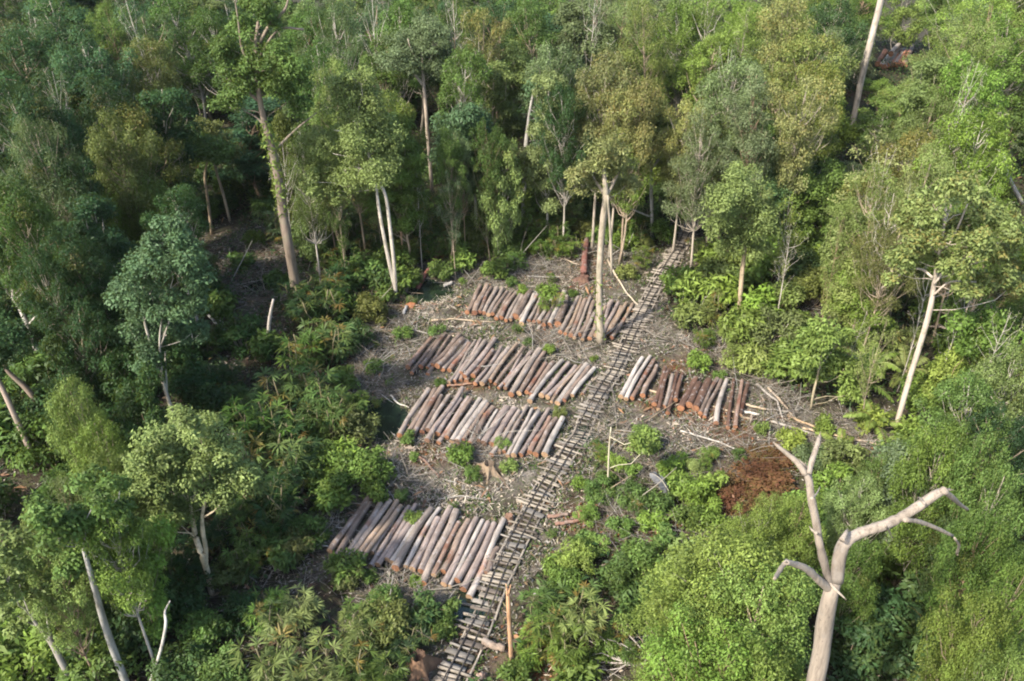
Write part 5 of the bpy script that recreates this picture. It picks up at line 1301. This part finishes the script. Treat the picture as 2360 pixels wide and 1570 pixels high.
pole('fallen_branch', 'fallen dead tree with fine bare grey twigs, bottom edge right of the track', [(1540, 1520, .3), (1450, 1526, .3), (1340, 1522, .2)], 10, (.36, .32, .29), DEADBARK, 'branch', None, .3, 62, [(.3, 1400, 1470, .9, 5), (.4, 1360, 1450, .8, 5), (.5, 1330, 1470, .6, 4), (.6, 1310, 1490, .5, 4), (.2, 1440, 1450, 1, 5), (.5, 1320, 1540, .3, 4), (.7, 1290, 1525, .3, 4), (.35, 1430, 1480, .9, 4), (.6, 1350, 1500, .7, 3), (.15, 1480, 1470, .8, 4), (.25, 1400, 1560, .3, 4), (.8, 1290, 1500, .4, 3)], .3)

def stump(name, label, px, py, r, h, fins, colr, sd, mat=SPLIT, hollow=False):
    rng = np.random.default_rng(700 + sd)
    c = G(px, py)
    g = Geo()
    n = 36
    th = np.linspace(0, 2 * np.pi, n, endpoint=False)
    fin = np.zeros(n)
    for (a, ln) in fins:
        dlt = np.abs((th - a + np.pi) % (2 * np.pi) - np.pi)
        fin = np.maximum(fin, ln * np.exp(-(dlt / .11) ** 2))
    rings = []
    for q in np.linspace(0, 1, 7):
        rr = r * (1 - .25 * q) + fin * (1 - q) ** 1.8
        rr = rr * (1 + .05 * rng.standard_normal(n))
        rings.append(np.stack([c[0] + rr * np.cos(th), c[1] + rr * np.sin(th), np.full(n, c[2] - .05) + h * q + (rng.normal(0, .04, n) * h if q == 1 else 0) + fin * .12 * q], 1))
    V = np.concatenate(rings)
    i = np.arange(6)[:, None] * n; j = np.arange(n)[None]; j2 = (j + 1) % n
    g.add(V, np.stack([i + j, i + j2, i + n + j2, i + n + j], -1).reshape(-1, 4))
    root = obj(name, g.mesh(name, mat, False, c), None, c, colr)
    tag(root, label, 'stump')
    gt = Geo()
    top = rings[-1]; cen = top.mean(0) - np.array([0, 0, h * (.35 if hollow else .02)])
    W = [cen + (top - cen) * k for k in (.001, .5, .96)]
    i = np.arange(2)[:, None] * n
    gt.add(np.concatenate(W), np.stack([i + j, i + j2, i + n + j2, i + n + j], -1).reshape(-1, 4))
    obj('cut_face', gt.mesh('cut_face', CUT, False, c), root, None, np.array(colr) * (.35 if hollow else 1.1))
    return root

stump('stump', 'tan stump with long buttress roots below the third row', 1128, 1092, .28, .6, [(0.05, 1.5), (2.5, 1.2), (3.4, 1.0), (4.6, .7), (1.4, .5), (5.6, .8)], (.25, .185, .125), 1, SPLIT, True)
stump('stump', 'brown hollow stump with flaring buttresses at the bottom edge left of the track', 968, 1552, .3, 1.0, [(0.5, .95), (2.5, .85), (4.1, .6), (5.4, .5)], (.2, .115, .07), 2, SPLIT, True)
stump('stump', 'small dark brown stump between the nearest row and the track', 1173, 1200, .2, .4, [(1.0, .2), (3.6, .2)], (.2, .12, .08), 3)
stump('stump', 'red stump with ragged roots right of the track', 1342, 1200, .24, .6, [(0.4, .4), (4.8, .5), (2.8, .3)], (.17, .085, .055), 4)
stump('stump', 'red root mass behind the pale-trunked tree', 1346, 650, .34, .5, [(0.4, .6), (1.7, .5), (2.8, .7), (4.1, .5), (5.4, .5)], (.12, .065, .047), 5)
stump('stump', 'orange chopped stump beside the small pool', 948, 708, .3, .25, [(0.2, .5), (3.2, .4)], (.3, .13, .06), 6)
stump('stump', 'low red stump in the leaves right of the tan fallen log', 1515, 1222, .4, .4, [(0.4, .6), (3.0, .5), (4.8, .4)], (.18, .085, .055), 7)
stump('stump', 'broken reddish stump at the bottom right of the track', 1290, 1528, .35, .45, [(0.8, .5), (2.9, .5), (4.5, .4)], (.19, .095, .06), 8)

# grey dead palm frond right of the clearing
rr_ = np.random.default_rng(5)
ga, gb = Geo(), Geo()
q = np.linspace(0, 1, 9)[:, None]
a_, b_ = G(1548, 1150, .5), G(1502, 1092, 1.5)
path = a_ + (b_ - a_) * q + np.array([0, 0, .25]) * np.sin(np.pi * q)
frond_leaflets(ga, gb, rr_, path, .35, 1.0, 0, 26)
rt = empty('dead_palm_frond', a_, 'grey withered palm frond standing in the shrubs right of the track', 'palm frond')
gm = tint_material('grey_frond')
for vcol in gb.C: vcol[:] = (.16, .16, .165)
for vcol in ga.C: vcol[:] = (.4, .36, .3)
obj('stalk', ga.mesh('stalk', gm, False, a_), rt)
obj('leaflets', gb.mesh('leaflets', gm, False, a_), rt)

# rust-brown dead crown lying at the right of the clearing
for i, (px, py, s_, lab) in enumerate([(1745, 1120, 1.0, 'rust-brown heap of dead leafy branches in front of the big dead tree'), (1770, 1060, .8, 'rust-brown dead brush behind the larger rusty heap'), (1700, 1160, .7, 'small rusty brush heap at the foot of the larger heap')]):
    v = VAR['shrub'][i]
    b = G0(px, py)
    r0_ = empty('dead_brush', (b[0], b[1], gz(*b) - .1), lab, 'dead brush', 'rusty dead brush heaps')
    r0_.scale = (s_ * 1.2, s_ * 1.05, s_ * .36)
    obj('stem', v[0], r0_, None, (.3, .18, .11))
    obj('foliage', v[1], r0_, None, (.13, .058, .032))

# ------------------------------------------------------------------ loose litter, twigs, grass (nobody could count these)
def scatter(n, seed, inside_p=1.0, spots=None):
    rng = np.random.default_rng(seed)
    out = []
    lo = np.minimum(CLEARG.min(0), OLDCUT.min(0)) - 4; hi = np.maximum(CLEARG.max(0), OLDCUT.max(0)) + 4
    x = rng.uniform(lo[0], hi[0], n * 6); y = rng.uniform(lo[1], hi[1], n * 6)
    m = inside(CLEARG, x, y) | inside(OLDCUT, x, y) | (rng.random(len(x)) < .28)
    if spots is not None:
        m &= rng.random(len(x)) < np.clip(blob(x, y, spots) + inside_p, 0, 1)
    for (a, b, s_, d) in POOLS:
        m &= ((x - a) ** 2 + (y - b) ** 2 > (s_ * .8) ** 2) | (rng.random(len(x)) < .06)
    pt = .5 * np.sin(x * 1.1 + .7 * y + 1) * np.sin(y * 1.3 - .4 * x) + .35 * np.sin(x * 2.7 + 2) * np.sin(y * 2.3) + .25 * np.sin(4.1 * x - 3.3 * y)
    m &= rng.random(len(x)) < np.clip(.62 + 1.1 * pt, .06, 1)
    m &= off_track(x, y, .22) | (rng.random(len(x)) < .12)
    x, y = x[m][:n], y[m][:n]
    return rng, x, y

def litter():
    rng, x, y = scatter(70000, 21)
    n = len(x)
    red = blob(x, y, REDSPOTS); st = blob(x, y, STRAWSPOTS)
    pal = np.array([(.155, .137, .115), (.25, .23, .2), (.36, .33, .29), (.075, .062, .05), (.3, .28, .255), (.18, .125, .085), (.065, .05, .04)])
    C = pal[rng.choice(7, n, p=[.24, .18, .08, .2, .1, .1, .1])]
    C = np.where((rng.random(n) < st * .5)[:, None], np.array([.42, .35, .27]) * rng.uniform(.7, 1.1, (n, 1)), C)
    C = np.where((rng.random(n) < red * .9)[:, None], np.array([.22, .095, .045]) * rng.uniform(.35, 1.4, (n, 1)), C)
    P = np.stack([x, y, gz(x, y) + rng.uniform(.0, .07, n)], 1)
    Nn = unit(np.stack([rng.normal(0, .5, n), rng.normal(0, .5, n), np.ones(n)], 1))
    g = Geo()
    leaves(g, P, Nn, rng.standard_normal((n, 3)), rng.uniform(.08, .24, n), rng.uniform(.03, .09, n), C)
    # strips and slabs of shed bark
    rng, x, y = scatter(2600, 29, .25, REDSPOTS + STRAWSPOTS)
    n = len(x)
    P = np.stack([x, y, gz(x, y) + rng.uniform(.03, .12, n)], 1)
    Nn = unit(np.stack([rng.normal(0, .35, n), rng.normal(0, .35, n), np.ones(n)], 1))
    pb = np.array([(.2, .115, .075), (.13, .085, .06), (.25, .2, .16), (.3, .17, .09), (.33, .28, .22)])
    leaves(g, P, Nn, rng.standard_normal((n, 3)), rng.uniform(.2, .75, n), rng.uniform(.06, .16, n), pb[rng.choice(5, n)] * rng.uniform(.7, 1.15, (n, 1)), .08)
    tag(obj('leaf_litter', g.mesh('leaf_litter', LITTER)), 'dry fallen leaves and bark chips over the cut ground', 'leaf litter', None, 'stuff')

def twigs():
    HEAPS = [(1180, 615, 2.2), (1260, 625, 2.4), (1110, 640, 1.6), (1320, 590, 1.8), (1420, 590, 1.6), (1560, 770, 2), (1650, 800, 2), (1470, 760, .8), (1760, 900, 1.5), (1830, 960, 2), (1920, 1000, 2), (1990, 1015, 2), (1700, 1040, 1.8), (1640, 1020, 1.4), (870, 760, 2), (850, 850, 2), (900, 880, 1.6), (870, 700, 1.6), (960, 800, 1.4), (800, 950, 1.3), (1400, 990, 1.6), (1250, 780, 1.5), (1340, 800, 1.5), (890, 1400, 1.8), (950, 1350, 1.4), (1540, 1240, 1.6), (1440, 1230, 1.5), (1400, 1500, 1.8), (1340, 1480, 1.6), (1470, 1520, 1.6), (600, 1380, 1.6), (560, 1420, 1.4), (640, 560, 2.4), (560, 640, 2.4), (660, 600, 2), (620, 690, 1.6), (1080, 830, 1), (1200, 830, 1), (1100, 1060, 1.4), (950, 1100, 1.4), (760, 1130, 1.2), (720, 1230, 1), (1820, 640, 1.8), (1880, 700, 1.8), (1500, 1100, 1.6), (1420, 1180, 1.2)]
    rng, x, y = scatter(22000, 22, .16, HEAPS)
    n = len(x)
    hp = blob(x, y, HEAPS)
    L = rng.uniform(.3, 1.5, n) * (.6 + .6 * hp)
    a = rng.uniform(0, 6.28, n); el = rng.normal(.08, .12, n) + hp * np.abs(rng.normal(0, .3, n))
    z0 = gz(x, y) + rng.uniform(0, .06, n) + hp * rng.uniform(0, .3, n)
    P0 = np.stack([x, y, z0], 1)
    D = np.stack([np.cos(a) * np.cos(el), np.sin(a) * np.cos(el), np.sin(el)], 1)
    B = unit(rng.standard_normal((n, 3))) * np.array([1, 1, .4])
    P1 = P0 + D * L[:, None] * .5 + B * L[:, None] * .1
    P2 = P0 + D * L[:, None]
    big = rng.random(n) < .05
    L = L * (1 + .9 * big)
    P1 = P0 + D * L[:, None] * .5 + B * L[:, None] * .1
    P2 = P0 + D * L[:, None]
    r = rng.uniform(.004, .011, n) * (1 + 2.2 * big)
    pal = np.array([(.23, .205, .17), (.32, .295, .255), (.16, .135, .11), (.095, .078, .063), (.26, .2, .14), (.36, .345, .32)])
    C = pal[rng.choice(6, n, p=[.28, .2, .2, .14, .1, .08])] * rng.uniform(.7, 1.1, (n, 1))
    g = Geo()
    T = unit(P2 - P0); A = unit(np.cross(T, np.array([0, 0, 1.]) + 1e-3)); Bn = np.cross(A, T)
    ring = []
    for (P, s_) in ((P0, 1.0), (P1, .85), (P2, .35)):
        for k in range(3):
            t = 2.094 * k
            ring.append(P + (A * math.cos(t) + Bn * math.sin(t)) * (r * s_)[:, None])
    V = np.stack(ring, 1).reshape(-1, 3)
    base = np.arange(n)[:, None, None] * 9
    loc = np.array([[s_ * 3 + k, s_ * 3 + (k + 1) % 3, s_ * 3 + 3 + (k + 1) % 3, s_ * 3 + 3 + k] for s_ in range(2) for k in range(3)])[None]
    g.add(V, (base + loc).reshape(-1, 4), np.repeat(C, 9, 0))
    tag(obj('brushwood', g.mesh('brushwood', TWIGS)), 'tangle of dry twigs and sticks over the cut ground', 'brushwood', None, 'stuff')

def grass():
    GS = [(1400, 1060, 2), (1480, 1100, 2), (1560, 1100, 1.6), (1330, 1140, 1.2), (1350, 1240, 1.4), (1000, 1420, 1.6), (1050, 1380, 1), (1130, 1430, .8), (1140, 1540, 1), (1150, 780, 1.2), (1000, 770, 1), (1300, 870, .8), (1280, 1000, .8), (1360, 960, 1), (1250, 1100, 1), (1180, 1200, .6), (930, 680, 1), (860, 1100, 1.2), (900, 1160, .8), (1080, 680, .7), (1640, 850, 1), (1700, 860, 1), (1450, 1300, 1.8), (1500, 1380, 1.5), (1230, 1260, .8), (1110, 1180, .8), (1500, 640, 1.2), (1460, 600, 1.2), (1560, 1180, 1.4), (880, 950, .8)]
    rng, x, y = scatter(52000, 23, .22, GS)
    n = len(x)
    P = np.stack([x, y, gz(x, y)], 1)
    D = unit(np.stack([rng.normal(0, .6, n), rng.normal(0, .6, n), np.ones(n) * .9], 1))
    Nn = unit(np.cross(D, rng.standard_normal((n, 3))))
    pal = np.array([(.07, .12, .03), (.1, .15, .04), (.14, .16, .06), (.05, .09, .025), (.22, .2, .11)])
    C = pal[rng.choice(5, n)] * rng.uniform(.7, 1.2, (n, 1))
    g = Geo()
    leaves(g, P, Nn, D, rng.uniform(.08, .32, n), rng.uniform(.03, .08, n), C, .25)
    tag(obj('grass', g.mesh('grass', GRASSM)), 'sparse green grass and sprouts between the debris', 'grass', None, 'stuff')
    # straw: pale flattened dry stalks
    rng, x, y = scatter(42000, 24, .06, STRAWSPOTS)
    n = len(x)
    P = np.stack([x, y, gz(x, y) + rng.uniform(0, .1, n)], 1)
    D = unit(np.stack([rng.normal(0, 1, n), rng.normal(0, 1, n), rng.normal(.15, .25, n)], 1))
    Nn = unit(np.stack([rng.normal(0, .4, n), rng.normal(0, .4, n), np.ones(n)], 1))
    C = np.array([.52, .455, .37]) * rng.uniform(.5, 1.25, (n, 1)) * np.array([1, 1, 1])
    g = Geo()
    leaves(g, P, Nn, D, rng.uniform(.15, .5, n), rng.uniform(.012, .03, n), C, .1)
    tag(obj('straw', g.mesh('straw', LITTER)), 'pale flattened dry stalks over the cut ground', 'straw', None, 'stuff')

def undergrowth():
    rng = np.random.default_rng(31)
    n = 230000
    Yb = np.sqrt(rng.uniform(15 ** 2, 104 ** 2, n)); Xb = rng.uniform(-.64, .64, n) * (Yb * CP + H * SP)
    m = ~inside(CLEARG, Xb, Yb)
    pn = np.sin(Xb * .9 + 1.2) * np.sin(Yb * .8) + .6 * np.sin(Xb * .37 - Yb * .5) + .5 * np.sin(Xb * 2.1 + Yb * 1.3)
    m &= pn > rng.normal(-.1, .5, n)
    # keep the track corridor open
    for qx, qy in [trk(k) for k in np.arange(0, TL, .6)]:
        m &= (Xb - qx) ** 2 + (Yb - qy) ** 2 > .8
    x, y, pn = Xb[m], Yb[m], pn[m]
    n = len(x)
    P = np.stack([x, y, gz(x, y) + rng.uniform(.05, .35, n) + np.clip(pn, 0, 1.5) * rng.uniform(0, .7, n)], 1)
    Nn = unit(np.stack([rng.normal(0, .6, n), rng.normal(0, .6, n), np.ones(n)], 1))
    pal = np.array([(.04, .08, .022), (.06, .1, .025), (.08, .13, .03), (.03, .06, .02), (.15, .1, .05), (.11, .08, .055)])
    C = pal[rng.choice(6, n, p=[.26, .24, .14, .2, .08, .08])] * rng.uniform(.7, 1.2, (n, 1))
    g = Geo()
    leaves(g, P, Nn, rng.standard_normal((n, 3)), rng.uniform(.18, .42, n), rng.uniform(.07, .15, n), C)
    tag(obj('undergrowth', g.mesh('undergrowth', GRASSM)), 'low leafy ground cover under the forest trees', 'undergrowth', None, 'stuff')

litter(); twigs(); grass(); undergrowth()

# ------------------------------------------------------------------ humid air
def haze():
    g = Geo()
    V = [(x, y, z) for x in (-905, 905) for y in (-205, 1605) for z in (-3, 34)]
    g.add(V, [(0, 1, 3, 2), (4, 6, 7, 5), (0, 4, 5, 1), (2, 3, 7, 6), (0, 2, 6, 4), (1, 5, 7, 3)])
    m, nt, out = newmat('humid_air')
    pv = N(nt, 'ShaderNodeVolumePrincipled', Density=HAZE)
    pv.inputs['Color'].default_value = (.88, .92, .93, 1)
    pv.inputs['Anisotropy'].default_value = .2
    nt.links.new(pv.outputs[0], out.inputs['Volume'])
    tag(obj('haze', g.mesh('haze', m)), 'thin humid haze over the forest', 'haze', None, 'stuff')
HAZE = .0001
haze()

# ------------------------------------------------------------------ light, camera
SUN_AZ = (-.74, -.67)
ELEV = rad(44)
w = bpy.data.worlds.new('World')
SC.world = w
w.use_nodes = True
nt = w.node_tree
bg = nt.nodes['Background']
sky = nt.nodes.new('ShaderNodeTexSky')
sky.sky_type = 'NISHITA'
sky.sun_disc = False
sky.sun_elevation = ELEV
sky.sun_rotation = math.atan2(SUN_AZ[0], SUN_AZ[1])
sky.air_density = 1.2
sky.dust_density = 2.0
nt.links.new(sky.outputs[0], bg.inputs[0])
bg.inputs[1].default_value = .15
sl = bpy.data.lights.new('sun', 'SUN')
sl.energy = 3.9
sl.angle = rad(2)
sl.color = (1.0, .92, .79)
so = bpy.data.objects.new('sun', sl)
COL.objects.link(so)
k = math.hypot(*SUN_AZ)
sd = Vector((SUN_AZ[0] / k * math.cos(ELEV), SUN_AZ[1] / k * math.cos(ELEV), math.sin(ELEV)))
so.rotation_euler = sd.to_track_quat('Z', 'Y').to_euler()
so.location = (-60, -20, 60)

cam = bpy.data.cameras.new('camera')
co = bpy.data.objects.new('camera', cam)
COL.objects.link(co)
co.location = (0, 0, H)
co.rotation_euler = (math.pi / 2 - PITCH, 0, 0)
cam.sensor_width = 36
cam.sensor_fit = 'HORIZONTAL'
cam.lens = FPX / PW * 36
cam.clip_start = .5
cam.clip_end = 4000
SC.camera = co

SC.view_settings.view_transform = 'Standard'
SC.view_settings.look = 'None'
SC.view_settings.exposure = 1.32
SC.view_settings.gamma = 1
SC.cycles.max_bounces = 5
SC.cycles.diffuse_bounces = 3
SC.cycles.glossy_bounces = 2
SC.cycles.transmission_bounces = 3
SC.cycles.use_denoising = True
SC.cycles.pixel_filter_type = 'BLACKMAN_HARRIS'
SC.cycles.filter_width = 2.0
